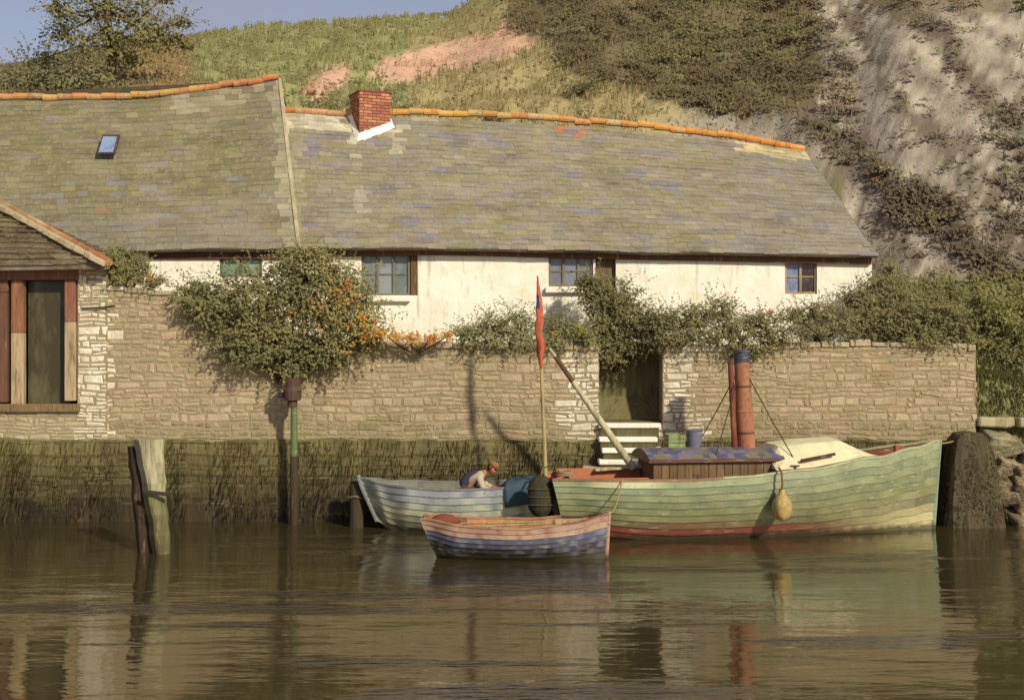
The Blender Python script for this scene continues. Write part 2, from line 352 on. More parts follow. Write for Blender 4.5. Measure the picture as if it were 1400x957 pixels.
# hillside scrub, one uncountable mass
PAL_SCRUB = [c(104, 92, 56), c(118, 102, 62), c(94, 80, 52), c(128, 110, 68), c(112, 88, 58), c(100, 98, 60), c(134, 122, 76), c(104, 92, 80)]
PAL_GREEN = [c(140, 142, 84), c(122, 124, 72), c(154, 154, 92), c(112, 112, 66), c(160, 150, 92)]
def scrub():
    mb = MB(); n = 0; tries = 0
    while n < 7500 and tries < 90000:
        tries += 1
        px = rnd(-40, 1440); Y = 33+45*random.random()**1.5
        if px > 1180 and random.random() < .3: Y = rnd(29, 36)
        z = terrain_z(px, Y); py = HZ-(z-H)*F/Y
        if py > 420 or py < -60: continue
        if py > 230 and px < 1180: continue
        _, d = zone(px, py)
        d *= max(0, .36+1.4*nzv(px/16, py/9, 77)+.7*nzv(px/60, py/30, 78))
        if d < .10 and random.random() < .05: d = .25
        if random.random() > d: continue
        n += 1
        x = X(px, Y); r = rnd(.08, .30)*(1+Y/70); zc = zone(px+rnd(-6, 6), py+rnd(-4, 4))[0]
        q = nzv(px/50, py/30, 8); base = random.choice(PAL_SCRUB if q < (.18 if not (860 < px < 1120 and py < 95) else -.2) else PAL_GREEN)
        base = mixc(base, c(150, 138, 98), .25); base = mixc(base, zc, rnd(.25, .6))
        if random.random() < .012: base = c(150, 104, 72)
        for _i in range(17):
            d3 = Vector((random.gauss(0, 1), random.gauss(0, 1), random.gauss(0, 1))).normalized()
            p = Vector((x, Y, z+.12))+Vector((d3.x*r*1.2, d3.y*r, abs(d3.z)*r*.6))*rnd(.3, 1.1)
            nn = (d3+Vector((rnd(-.7, .7), rnd(-.7, .7), rnd(-.2, .9)))).normalized()
            mb.leaf(p, (nn+SUN*1.1).normalized(), rnd(.03, .065)*(1+Y/110), jit(base, .12))
    o = mb.build('hillside_scrub', M_leaf); tag(o, 'brown and olive scrub covering the upper hillside in diagonal bands', 'scrub', kind='stuff')
scrub()

def grass():
    mb = MB()
    for _ in range(46000):
        px = rnd(-40, 1440); Y = 35+50*random.random()**1.3
        if px > 1200 and random.random() < .35: Y = rnd(27, 36)
        z = terrain_z(px, Y); py = HZ-(z-H)*F/Y
        if py > 600 or py < -40 or (py > 215 and px < 1180): continue
        zc, _d = zone(px+rnd(-8, 8), py+rnd(-5, 5))
        if px > 1100 and py < 390 and random.random() < .93: continue
        if px > 880 and zc[0] > .33 and random.random() < .7: continue
        if nzv(px/12, py/6, 91) < -.1 and py < 400: continue
        if zc[0] > zc[1]*1.45 and px < 760 and random.random() < .8: continue
        x = X(px, Y); h_ = rnd(.08, .22)*(1+Y/90); wd = rnd(.012, .03)*(1+Y/60); dx = rnd(-.1, .1)
        z += (nzv(x*.35, Y*.35)*.55*min(1, (Y-33.5)/4)*(1 if Y < 60 else .5)+nzv(x*1.3, Y*1.3, 4)*.18) if Y > 33.5 else 0
        mb.add([(x-wd, Y, z-.05), (x+wd, Y, z-.05), (x+wd*.3+dx, Y+rnd(-.05, .05), z+h_), (x-wd*.3+dx, Y+.02, z+h_)], [(0, 1, 2, 3)], jit(mixc(zc, random.choice([c(150, 140, 86), c(176, 164, 112), c(128, 122, 74), c(164, 128, 92)]), rnd(.1, .5)), .1))
    tag(mb.build('rough_grass', M_leaf), 'rough grass and dry stalks growing over the hill', 'grass', kind='stuff')
grass()
def bank_grass():
    mb = MB()
    for _ in range(16000):
        px = rnd(1332, 1520); Y = rnd(26.13, 26.5) if random.random() < .5 else rnd(26.4, 29); z = terrain_z(px, Y); x = X(px, Y)
        if Y > 26.5: z += nzv(x*.9, Y*.9)*.2
        if nzv(x*2, Y*2, 7) < -.25: continue
        h_ = rnd(.05, .16); wd = rnd(.006, .014); dx = rnd(-.07, .07)
        mb.add([(x-wd, Y, z-.04), (x+wd, Y, z-.04), (x+wd*.3+dx, Y-rnd(-.05, .08), z+h_), (x-wd*.3+dx, Y, z+h_)], [(0, 1, 2, 3)], jit(random.choice([c(128, 134, 78), c(112, 122, 66), c(146, 142, 90), c(134, 120, 76)]), .14))
    tag(mb.build('bank_grass', M_leaf), 'long green grass on the bank at the right edge', 'grass', kind='stuff')
bank_grass()

# ---------------------------------------------------------------- masonry
def warp(u, v, hs):
    if any(h_[0]-.12 < u < h_[1]+.12 and h_[2]-.12 < v < h_[3]+.12 for h_ in hs): return u, v
    return u+.06*nzv(u*2.1, v*2.6, 51), v+.05*nzv(u*.5, v*.9, 57)+.045*nzv(u*2.3, v*3.2, 61)
def stones(mb, x0, x1, zb, zt, Y, colf, h=(.06, .21), w=(.10, .5), holes=(), depth=.013, axis='x'):
    z = zb
    while z < zt(x0)+3:
        hh = rnd(*h); x = x0-rnd(0, .3); any_ = False
        while x < x1:
            ww = rnd(*w); a, b = max(x, x0), min(x+ww, x1); x += ww
            if b-a < .05: continue
            top = min(z+hh, zt((a+b)/2)+rnd(-.03, .05))
            if top-z < .04: continue
            cx, cz = (a+b)/2, (z+top)/2
            segs = [(a, b, z, top)]
            for (hx0, hx1, hz0, hz1) in holes:
                ns = []
                for (p, q, r, s_) in segs:
                    if q <= hx0 or p >= hx1 or s_ <= hz0 or r >= hz1: ns.append((p, q, r, s_)); continue
                    if p < hx0-.04: ns.append((p, hx0, r, s_))
                    if q > hx1+.04: ns.append((hx1, q, r, s_))
                    if s_ > hz1+.03: ns.append((max(p, hx0), min(q, hx1), hz1, s_))
                    if r < hz0-.03: ns.append((max(p, hx0), min(q, hx1), r, hz0))
                segs = ns
            any_ = True
            if hh > .12 and random.random() < .45:      # two thin stones where the course is deep
                ns = []
                for (p, q, r, s_) in segs:
                    m_ = lerp(r, s_, rnd(.35, .65)); v_ = lerp(p, q, rnd(.3, .7))
                    ns += [(p, q, r, m_), (p, v_, m_, s_), (v_, q, m_, s_)] if (q-p) > .25 else [(p, q, r, m_), (p, q, m_, s_)]
                segs = ns
            for (p, q, r, s_) in segs:
                g = rnd(.004, .011); d = rnd(.3, 1)*depth; k = min(.03, (q-p)*.2, (s_-r)*.25)
                j = lambda: rnd(-.016, .016)
                o = [(p+g+j(), r+g+j()), (q-g+j(), r+g+j()), (q-g+j(), s_-g+j()), (p+g+j(), s_-g+j())]
                i = [(o[0][0]+k, o[0][1]+k), (o[1][0]-k, o[1][1]+k), (o[2][0]-k, o[2][1]-k), (o[3][0]+k, o[3][1]-k)]
                o = [warp(u, v, holes) for u, v in o]; i = [warp(u, v, holes) for u, v in i]
                if axis == 'x':
                    vs = [(u, Y+.01, v) for u, v in o]+[(u, Y-d-rnd(0, .008), v) for u, v in i]
                else:
                    sgn = 1 if axis == '+' else -1    # faces +x / -x; u runs along y
                    vs = [(Y-sgn*.01, u, v) for u, v in o]+[(Y+sgn*d, u, v) for u, v in i]
                mb.add(vs, [(4, 5, 6, 7), (0, 1, 5, 4), (1, 2, 6, 5), (2, 3, 7, 6), (3, 0, 4, 7)], colf((p+q)/2, (r+s_)/2))
        z += hh
        if not any_ and z > zt((x0+x1)/2): break
def cells(mb, x0, x1, z0, z1, Y0, Y1, holes, col=(.5, .5, .5)):
    xs = sorted({x0, x1, *[h[0] for h in holes], *[h[1] for h in holes]}); zs = sorted({z0, z1, *[h[2] for h in holes], *[h[3] for h in holes]})
    xs = [x for x in xs if x0 <= x <= x1]; zs = [z for z in zs if z0 <= z <= z1]
    def solid(i, k):
        if i < 0 or k < 0 or i >= len(xs)-1 or k >= len(zs)-1: return False
        cx, cz = (xs[i]+xs[i+1])/2, (zs[k]+zs[k+1])/2
        return not any(h[0] < cx < h[1] and h[2] < cz < h[3] for h in holes)
    for i in range(len(xs)-1):
        for k in range(len(zs)-1):
            if not solid(i, k): continue
            a, b, r, s = xs[i], xs[i+1], zs[k], zs[k+1]
            mb.add([(a, Y0, r), (b, Y0, r), (b, Y0, s), (a, Y0, s)], [(0, 1, 2, 3)], col)
            mb.add([(a, Y1, r), (b, Y1, r), (b, Y1, s), (a, Y1, s)], [(3, 2, 1, 0)], col)
            if not solid(i-1, k): mb.add([(a, Y0, r), (a, Y0, s), (a, Y1, s), (a, Y1, r)], [(0, 1, 2, 3)], col)
            if not solid(i+1, k): mb.add([(b, Y0, r), (b, Y1, r), (b, Y1, s), (b, Y0, s)], [(0, 1, 2, 3)], col)
            if not solid(i, k-1): mb.add([(a, Y0, r), (a, Y1, r), (b, Y1, r), (b, Y0, r)], [(0, 1, 2, 3)], col)
            if not solid(i, k+1): mb.add([(a, Y0, s), (b, Y0, s), (b, Y1, s), (a, Y1, s)], [(0, 1, 2, 3)], col)
PAL_ST = [c(178, 158, 120), c(168, 148, 110), c(188, 166, 128), c(172, 150, 116), c(184, 156, 120), c(158, 142, 106), c(180, 164, 124), c(186, 156, 124)]
def stonecol(x, z, Y=26):
    px, py = 700+x*F/Y, HZ-(z-H)*F/Y
    base = random.choice(PAL_ST); n = nzv(x*.5, z*.9); n2 = nzv(x*.9, z*1.6, 7)
    base = mixc(base, c(178, 150, 120), .5*max(0, n*1.6)); base = mixc(base, c(120, 112, 70), .8*max(0, -n*1.4))
    if n2 > .35: base = mixc(base, c(186, 150, 128), .5)
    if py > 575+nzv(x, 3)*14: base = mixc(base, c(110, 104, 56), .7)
    if px < 140 and py > 555: base = mixc(base, c(190, 178, 138), .7)
    if random.random() < .008: base = c(176, 134, 98)
    # whitewash left round the gateway and the boathouse corner
    wl = 1.25-abs(px-800)/26 if py > 482 else -1
    wr = 1.9-abs(px-926)/19 if py > 474 else -1
    wb = (1.2-abs(px-127)/22) if py > 375 else -1
    if max(wl, wr, wb) > .15+n2*.6+rnd(-.25, .15): return jit(mixc(base, c(244, 236, 214), rnd(.8, 1)), .05)
    if 745 < px < 830 and 470 < py < 590: base = mixc(base, c(196, 180, 156), .45)
    if 1185 < px < 1215 and 490 < py < 520: base = c(170, 132, 74)
    if 1270 < px < 1292 and 543 < py < 553: base = c(190, 120, 88)
    return jit(mixc(base, random.choice([c(184, 170, 152), c(150, 138, 112), c(196, 172, 142)]), rnd(0, .5)), .11)
WY = 26.0
XL, XR = X(142, WY), X(1334, WY)
def walltop(x):
    px = 700+x*F/WY
    return Z(interp([(140, 392), (235, 402), (290, 425), (360, 455), (480, 470), (620, 474), (800, 476), (960, 478), (1180, 470), (1320, 474), (1340, 480)], px), WY)+nzv(x*2, 1)*.05
GT = Z(452, WY); GB = Z(578, WY)
LED = Z(601, WY)
def quay():
    t = thing('quay_wall', 'long rubble stone quay wall with weedy foot and a whitewashed gateway', 'wall', (0, WY, 0))
    gate = (GX0, GX1, GB, 9)
    mb = MB()
    # core: columns following the top
    xs = [XL+(XR-XL)*i/90 for i in range(91)]; xs = sorted(xs+[GX0, GX1])
    for a, b in zip(xs, xs[1:]):
        m = (a+b)/2; isg = GX0 < m < GX1; za, zb = (GB, GB) if isg else (walltop(a)-.03, walltop(b)-.03)
        sh = 0.12 if b > XR-.4 else 0
        mb.add([(a, WY, LED-.1), (b, WY, LED-.1), (b, WY, zb), (a, WY, za), (a, WY+.55, LED-.1), (b, WY+.55, LED-.1), (b, WY+.55, zb), (a, WY+.55, za)],
               [(0, 1, 2, 3), (7, 6, 5, 4), (3, 2, 6, 7)]+([(1, 5, 6, 2)] if (b == GX0 or b == xs[-1] or b == GX0) else [])+([(4, 0, 3, 7)] if (a == GX1 or a == xs[0]) else []), c(140, 122, 90))
    mb.build('mortar_core', M_mortar, t)
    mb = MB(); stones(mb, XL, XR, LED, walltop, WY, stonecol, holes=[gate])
    # capping stones along the top
    x = XL
    while x < XR:
        ww = rnd(.25, .6); 
        if not (GX0-.1 < x+ww/2 < GX1+.1):
            xe = min(x+ww, XR); z = (walltop(x)+walltop(xe))/2
            M = Matrix.Translation(((x+xe)/2, WY+.26, z)) @ Matrix.Rotation(rnd(-.05, .05), 4, 'Y')
            mb.bev((-(xe-x)/2+.01, -.31, -.05), ((xe-x)/2-.01, .3, rnd(.04, .1)), .02, jit(stonecol(x, z), .12), M)
        x += ww
    mb.build('stone_facing', M_stone, t)
    mb = MB(); stones(mb, WY+.02, WY+.55, LED, lambda y: 3.55, XR, lambda y, z: jit(random.choice(PAL_ST), .1), axis='+'); mb.build('end_stones', M_stone, t)
    # weedy foot, standing 12 cm proud
    FX0 = X(-260, WY); FX1 = X(1330, WY)
    mb = MB(); n = 220
    for i in range(n):
        a = lerp(FX0, FX1, i/n); b = lerp(FX0, FX1, (i+1)/n)
        f = lambda x: WY-.115+nzv(x*1.5, 9)*.012
        g = lambda x: WY-.108+nzv(x*3, 2)*.012
        zt_ = lambda x: LED+nzv(x*1.2, 4)*.12+nzv(x*5, 4)*.05
        hs = [(-.8, f), (.5, f), (1.0, lambda x: f(x)+.02+nzv(x*4, 6)*.02), (1.45, g)]
        vs = []; 
        for z, fn in hs: vs += [(a, fn(a), z), (b, fn(b), z)]
        vs += [(a, g(a)+.03, zt_(a)), (b, g(b)+.03, zt_(b)), (a, WY+.3, zt_(a)), (b, WY+.3, zt_(b))]
        fs = [(2*k, 2*k+1, 2*k+3, 2*k+2) for k in range(5)]
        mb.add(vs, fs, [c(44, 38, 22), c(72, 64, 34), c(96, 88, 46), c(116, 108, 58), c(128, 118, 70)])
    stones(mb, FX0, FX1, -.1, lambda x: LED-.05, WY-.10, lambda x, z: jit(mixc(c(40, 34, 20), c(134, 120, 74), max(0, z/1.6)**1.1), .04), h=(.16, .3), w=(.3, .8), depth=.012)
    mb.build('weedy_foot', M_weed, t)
    # hanging weed fringe
    mb = MB()
    for i in range(11000):
        x = rnd(FX0, FX1)
        if nzv(x*1.3, 5) < rnd(-.5, .2): continue
        z = rnd(.1, LED+.03); z = min(z, LED+nzv(x*1.2, 4)*.07)
        l = rnd(.04, .2); wd = rnd(.004, .012); y = WY-.135-rnd(0, .03)
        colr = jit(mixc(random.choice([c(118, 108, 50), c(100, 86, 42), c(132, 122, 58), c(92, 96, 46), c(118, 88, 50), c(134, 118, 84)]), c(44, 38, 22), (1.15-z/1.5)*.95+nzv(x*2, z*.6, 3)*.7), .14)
        mb.add([(x-wd, y+.05, z), (x+wd, y+.05, z), (x+wd*.6+rnd(-.02, .02), y-.02, z-l), (x-wd*.6, y-.02, z-l)], [(0, 1, 2, 3)], colr)
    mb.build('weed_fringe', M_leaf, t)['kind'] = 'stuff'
    # passage behind the gateway
    mb = MB(); PB = 26.95
    mb.box((GX0-.3, WY+.56, 1.5), (GX0-.02, PB, GT-.1), c(118, 106, 70)); mb.box((GX1+.02, WY+.56, 1.5), (GX1+.3, PB, GT-.1), c(138, 130, 84))
    mb.box((GX0-.3, PB+.01, 1.5), (GX1+.3, PB+.2, GT-.25), c(122, 118, 72)); mb.box((GX0-.02, WY+.3, 1.6), (GX1+.02, PB, GB+.01), c(120, 112, 70))
    mb.build('passage_wall', M_weed, t)
    mb = MB()
    stones(mb, WY+.03, WY+.55, GB, lambda y: 3.6, GX1, lambda y, z: jit(c(150, 136, 106), .1), axis='-')
    stones(mb, WY+.03, WY+.55, GB, lambda y: 3.6, GX0, lambda y, z: jit(c(150, 136, 106), .1), axis='+')
    mb.build('gateway_jamb', M_stone, t)
    return t
quay()

def steps():
    t = thing('stone_steps', 'worn pale stone steps leading from the gateway down to the water', 'steps', (X(862, 25.6), 25.6, 0))
    specs = [(818, 902, 578, 26.0), (818, 898, 597, 25.82), (822, 905, 612, 25.68), (818, 890, 628, 25.54), (816, 885, 644, 25.40), (812, 882, 660, 25.26)]
    for i, (a, b, py, Y) in enumerate(specs):
        z = Z(py, Y); mb = MB(); x0, x1 = X(a, Y), X(b, Y)
        mb.bev((x0, Y-.16, z-.10), (x1, min(Y+.3, 25.92+.1), z), .018, jit(c(186, 176, 138), .08), Matrix.Rotation(0, 4, 'Z'))
        mb.build('tread', M_white if i < 4 else M_stone, t)
        mb = MB(); mb.bev((x0+.03, Y-.11, -.5), (x1-.03, 25.93, z-.102), .01, jit(c(104, 96, 60), .08)); mb.build('riser', M_weed, t)
steps()

# ---------------------------------------------------------------- boathouse at the left
BY = 25.94
def boathouse():
    t = thing('boathouse', 'stone boathouse with red timber window frame and sagging hipped slate roof', 'boathouse', (X(40, BY), BY, 0))
    x0, x1 = X(-150, BY), X(146, BY)
    win = (X(-70, BY), X(106, BY), Z(562, BY), Z(372, BY)); zt = Z(358, BY)
    mb = MB(); cells(mb, x0, x1, LED-.1, zt, BY, BY+.4, [win], c(150, 132, 98)); 
    mb.box((x1-.4, BY+.405, LED-.1), (x1, 27.9, zt), c(150, 132, 98)); mb.box((x0, BY+.405, LED-.1), (x0+.3, 27.9, zt), c(150, 132, 98))
    mb.box((x0+.31, 27.6, LED-.1), (x1-.41, 27.9, zt), c(96, 88, 56))
    mb.box((x0+.31, BY+.405, LED-.1), (x1-.41, 27.59, LED+.3), c(90, 80, 56))
    w_ = mb.build('wall', M_mortar, t)
    mb = MB(); stones(mb, x0, x1, LED, lambda x: zt, BY, lambda x, z: stonecol(x, z, BY), holes=[win]); mb.build('stone_facing', M_stone, w_)
    mb = MB(); stones(mb, BY+.02, 27.9, LED, lambda y: zt, x1, lambda y, z: jit(random.choice(PAL_ST), .1), axis='+'); mb.build('side_stones', M_stone, w_)
    # window
    red, tan, brn = c(136, 86, 62), c(182, 156, 116), c(92, 66, 40)
    f = MB(); Yf = BY-.05
    def bar(a, b, p, q, col, y0=Yf, y1=BY+.12): f.bev((X(a, BY), y0, Z(q, BY)), (X(b, BY), y1, Z(p, BY)), .012, col)
    bar(-72, 108, 369, 383, red); bar(89, 104, 383.5, 440, c(150, 92, 70)); bar(89, 104, 440.3, 548, tan); 
    bar(16, 33, 383.5, 455, c(150, 96, 60)); bar(16, 33, 455.3, 556, tan); bar(-72, 11, 383.5, 400, c(116, 74, 56)); bar(-4, 11, 400.5, 550, c(116, 76, 58))
    wf = f.build('window_frame', M_wood, t)
    f = MB(); bar(-72, 110, 552, 563, c(130, 104, 66), BY-.10); f.build('sill', M_wood, wf)
    mb = MB()
    mb.box((X(33, BY), BY+.22, Z(556, BY)), (X(90, BY), BY+.24, Z(384, BY)), c(96, 90, 58)); mb.build('pane', material('dusty_pane', None, [(c(58, 48, 28), (1.4, 1, .5), .5, .06, .8)], .35, spec=.4), wf)
    mb = MB()
    mb.box((X(-72, BY), BY+.2, Z(556, BY)), (X(15, BY), BY+.24, Z(384, BY)), c(100, 72, 56)); mb.build('shutter', M_wood, wf)
    # an iron tie on the quoin
    mb = MB(); mb.tube([P(112, 422, BY-.06), P(135, 421, BY-.07), P(157, 418.5, BY-.06)], .018, c(50, 36, 34), 6); mb.build('iron_tie', M_metal, t)
    # roof: front plane hipped to the right
    E0, E1 = P(-160, 366, 25.55), P(150, 362, 25.55)
    R0, R1 = Vector((X(-200, 27.3), 27.3, Z(268, 27.3))), Vector((X(2, 27.3), 27.3, Z(281, 27.3)))
    B0, B1 = Vector((E0.x, 28.1, E0.z)), Vector((E1.x, 28.1, E1.z+.05))
    mb = MB(); dz = Vector((0, 0, -.09))
    mb.add([E0, E1, R1, R0, E0+dz, E1+dz, R1+dz, R0+dz, B0, B1], [(0, 1, 2, 3), (7, 6, 5, 4), (0, 4, 5, 1), (1, 9, 2), (3, 2, 9, 8)], c(90, 80, 58))
    rf = mb.build('roof', M_slate, t)
    mb = MB(); slates(mb, E0, E1, R0, R1, 12, lambda u, v: jit(random.choice([c(96, 84, 56), c(80, 68, 48), c(112, 98, 66), c(92, 74, 50)]), .15), .42, th=.04, jag=.03)
    slates(mb, E1, B1, R1, R1+Vector((-.02, .05, 0)), 12, lambda u, v: jit(c(104, 92, 62), .15), .42, th=.03)
    mb.build('slates', M_slate, rf)
    mb = MB(); n = 11
    for i in range(n):
        a = E1.lerp(R1, i/n); b = E1.lerp(R1, (i+1.08)/n); up = Vector((0, 0, .03))
        col = [c(178, 80, 50), c(176, 88, 54), c(196, 120, 60), c(186, 150, 96), c(150, 110, 70), c(140, 118, 84)][min(5, i//2)]
        mb.tube([a+up*1.2, b+up*1.8], [.085, .075], jit(mixc(col, c(150, 120, 84), .35), .1), 9)
    mb.build('hip_tiles', M_tile, rf)
    mb = MB()
    for i in range(14):
        p = E1.lerp(R1, (i+.5)/14)+Vector((-.12, -.12, .02)); s = rnd(.08, .15)
        mb.bev((-s*1.3, -s*.7, -.05), (s*1.3, s*.7, .07), .02, jit(c(180, 164, 124), .14), Matrix.Translation(p) @ Matrix.Rotation(rnd(-.4, .4), 4, 'Z') @ Matrix.Rotation(.45, 4, 'Y'))
    mb.build('mortar_bedding', M_stone, rf)
def slates(mb, E0, E1, R0, R1, n, colf, wid, th=.022, jag=.012, sag=None):
    for k in range(n):
        v0 = k/n; v1 = min(1, (k+1.25)/n); a0, b0 = E0.lerp(R0, v0), E1.lerp(R1, v0); a1, b1 = E0.lerp(R0, v1), E1.lerp(R1, v1)
        Lg = (b0-a0).length; nr = (b0-a0).cross(a1-a0).normalized(); u = -rnd(0, wid)/Lg; dn = (a0-a1).normalized()
        while u < 1:
            ww = wid*rnd(.6, 1.3)/Lg; s, e = max(0, u), min(1, u+ww); u += ww
            if e-s < .002: continue
            g = .0015/Lg; off = rnd(-jag, jag); t0 = th*rnd(.8, 1.5); lift = nr*rnd(0, .006)
            sg = sag or (lambda uu, vv: 0)
            def pt(uu, lo, h_):
                q = (a0.lerp(b0, uu)+dn*off) if lo else a1.lerp(b1, uu)
                return q+nr*(h_+sg(uu, v0 if lo else v1))+lift
            vs = [pt(s+g, 1, t0), pt(e-g, 1, t0), pt(e-g, 0, .004), pt(s+g, 0, .004), pt(s+g, 1, 0), pt(e-g, 1, 0)]
            mb.add(vs, [(0, 1, 2, 3), (4, 5, 1, 0), (5, 2, 1), (4, 0, 3)], colf((s+e)/2, (v0+v1)/2))
boathouse()

# ---------------------------------------------------------------- cottages
EY, RY, CY = 28.2, 31.8, 28.5
def window(parent, px0, px1, py0, py1, nm, fcol, panes, sill=None, name='window', cross=0):
    a, b, z0, z1 = X(px0, CY), X(px1, CY), Z(py1, CY), Z(py0, CY); f = MB(); y0, y1 = CY+.04, CY+.12; t = .05
    f.bev((a, y0, z1-t), (b, y1, z1), .008, fcol); f.bev((a, y0, z0), (b, y1, z0+t), .008, fcol)
    f.bev((a, y0+.002, z0+t), (a+t, y1, z1-t), .008, fcol); f.bev((b-t, y0+.002, z0+t), (b, y1, z1-t), .008, fcol)
    for i in range(1, nm): 
        x = lerp(a, b, i/nm); f.bev((x-.03, y0+.004, z0+t), (x+.03, y1, z1-t), .006, fcol)
    for k in range(1, cross+1):
        z = lerp(z0, z1, k/(cross+1)); f.bev((a+t, y0+.02, z-.015), (b-t, y1-.01, z+.015), .004, fcol)
    w_ = f.build(name, M_wood, parent)
    for i in range(nm):
        p = MB(); xa, xb = lerp(a, b, i/nm)+.03, lerp(a, b, (i+1)/nm)-.03
        pc = panes[i % len(panes)]
        p.box((xa, y0+.045, z0+.03), (xb, y0+.055, z1-.03), pc); p.build('pane', M_glass, w_)
    if sill:
        s = MB(); s.bev((a-.08, CY-.13, z0-.15), (b+.03, CY+.1, z0-.005), .02, sill); s.build('sill', M_white, w_)
    return w_
def ridge_tiles(mb, A, B, colf, r=.085, ln=.36, wav=.05):
    n = max(1, int((B-A).length/ln))
    for i in range(n):
        p, q = A.lerp(B, i/n), A.lerp(B, (i+1.04)/n); o = Vector((0, 0, rnd(-.02, .02)+nzv(i*.4, A.x)*wav))
        mb.tube([p+o, q+o], [r*1.08, r*.94], colf((p.x+q.x)/2), 10)
def cottages():
    # -- left cottage
    t = thing('cottage', 'taller left cottage with mossy olive slate roof and green shuttered window', 'cottage', (X(200, CY), CY, 3.5))
    x0, x1 = X(-140, CY), X(404, CY)-.01
    gw = (X(300, CY), X(358, CY), Z(379, CY), Z(350, CY))
    mb = MB(); cells(mb, x0, x1, 3.4, 5.84, CY, CY+.35, [gw], c(230, 220, 190)); mb.box((x0, CY+.36, 3.4), (x0+.3, 35, 5.7)); mb.box((x0+.31, 34.6, 3.4), (x1, 35, 5.7))
    mb.add([(x1, CY+.35, 3.4), (x1, 35, 3.4), (x1, 35, 5.7), (X(382, RY), RY, Z(120, RY)), (x1, CY+.35, 5.84)], [(0, 1, 2, 3, 4)])
    mb.build('wall', M_white, t)
    window(t, 300, 358, 350, 379, 2, c(100, 110, 84), [c(112, 146, 112), c(122, 160, 124)])
    E0, E1 = P(-160, 349, EY), P(406, 339, EY)
    Rp = [(-200, 138), (0, 137), (100, 136), (200, 134), (300, 121), (380, 109)]
    Rq = [P(a, b, RY) for a, b in Rp]
    R0, R1 = Rq[0], Rq[-1]
    def sagL(u, v): 
        px = lerp(-200, 380, u); lin = lerp(138, 109, u); real = interp(Rp, px); return (lin-real)*RY/F*.7*v**1.5 + nzv(u*7, v*3, 1)*.05
    def colL(u, v):
        P_ = E0.lerp(E1, u).lerp(R0.lerp(R1, u), v); px, py = 700+P_.x*F/P_.y, HZ-(P_.z-H)*F/P_.y
        base = random.choice([c(126, 118, 82), c(120, 113, 77), c(131, 122, 85), c(122, 114, 86), c(128, 118, 79), c(119, 113, 81)])
        n = nzv(px/45, py/12, 2); n2 = nzv(px/30, py/9, 12)
        if n > .25: base = mixc(base, c(138, 126, 122), min(1, (n-.25)*3))
        if n2 > .3 and py > 240: base = mixc(base, c(134, 138, 142), .5)
        if n2 < -.35: base = mixc(base, c(150, 140, 100), .5)
        base = mixc(base, c(132, 122, 112), max(0, (py-260)/90)*.8)
        if px > 330: base = mixc(base, c(132, 118, 100), .4)
        if random.random() < .004: base = c(150, 120, 92)
        if px > 392-(340-py)*.07-4: base = mixc(base, c(176, 166, 134), .7)
        if 230 < px < 378 and py < interp(Rp, px)+22 and nzv(px/20, py/6, 20) > -.05: base = mixc(base, c(190, 176, 140), .5)
        return jit(base, .09)
    roof(t, E0, E1, R0, R1, 29, colL, sagL)
    rt = MB()
    def rc(x):
        px = 700+x*F/RY; return jit(c(202, 116, 66) if px > 280 else random.choice([c(206, 150, 64), c(186, 138, 86), c(200, 132, 70), c(176, 132, 90)]), .1)
    for a, b in zip(Rq, Rq[1:]): ridge_tiles(rt, a+Vector((0, -.02, .06)), b+Vector((0, -.02, .06)), rc)
    rf = t.children[-1]; rt.build('ridge_tiles', M_tile, rf)
    # verge edge of the higher roof, mortared
    mb = MB(); n = 22
    for i in range(n):
        a = E1.lerp(R1, i/n); b = E1.lerp(R1, (i+1)/n); k = .02+.3*(i/n)
        mb.add([a+Vector((0, 0, .05)), b+Vector((0, 0, .05)), b+Vector((.09, 0, .03)), a+Vector((.09, 0, .03)), b+Vector((.09, 0, -.2-.6*(i/n))), a+Vector((.09, 0, -.2-.6*(i/n)))], [(3, 2, 1, 0), (3, 5, 4, 2)], jit(c(178, 166, 132), .12))
    mb.build('verge', M_stone, rf)
    # small roof light
    p = P(150, 216, 0.5*(EY+RY)); v = (216-345)/(135-345)
    sl_ = (R0-E0); pc = E0.lerp(E1, (150+160)/566).lerp(R0.lerp(R1, (150+200)/580), .60)
    pitch = math.atan2(R1.z-E1.z, RY-EY); M = Matrix.Translation(pc+Vector((0, -.05, .06))) @ Matrix.Rotation(pitch, 4, 'X')
    mb = MB(); mb.bev((-.22, -.34, 0), (.22, .34, .07), .015, c(74, 60, 66), M); sk = mb.build('skylight', M_wood, rf)
    mb = MB(); mb.box((-.17, -.31, .072), (.17, .24, .085), c(130, 150, 186), M); 
    g = mb.build('skylight_pane', M_glass, rf)
    # eave board
    mb = MB(); mb.bev((X(205, CY), CY-.07, 5.60), (x1-.02, CY-.005, 5.76), .01, c(104, 66, 44)); mb.build('eave_board', M_wood, t)

    # -- right cottage
    t = thing('cottage', 'long low whitewashed cottage with grey slate roof and red brick chimney', 'cottage', (X(800, CY), CY, 3.5))
    x0, x1 = X(404, CY)+.01, X(1192, CY)
    W = [(X(494, CY), X(571, CY), Z(404, CY), Z(346, CY)), (X(750, CY), X(811, CY), Z(392, CY), Z(350, CY)), (X(1073, CY), X(1117, CY), Z(402, CY), Z(355, CY)), (X(814, CY), X(842, CY), 3.5, Z(350, CY))]
    mb = MB(); cells(mb, x0, x1, 3.4, 5.80, CY, CY+.35, W); mb.box((x1-.3, CY+.36, 3.4), (x1, 35, 5.6)); mb.box((x0, 34.6, 3.4), (x1-.31, 35, 5.6))
    mb.build('wall', M_white, t)
    g = c(120, 118, 100)
    window(t, 494, 560, 346, 404, 3, g, [c(120, 130, 124), c(142, 150, 146), c(104, 118, 108)], c(232, 224, 196), cross=1)
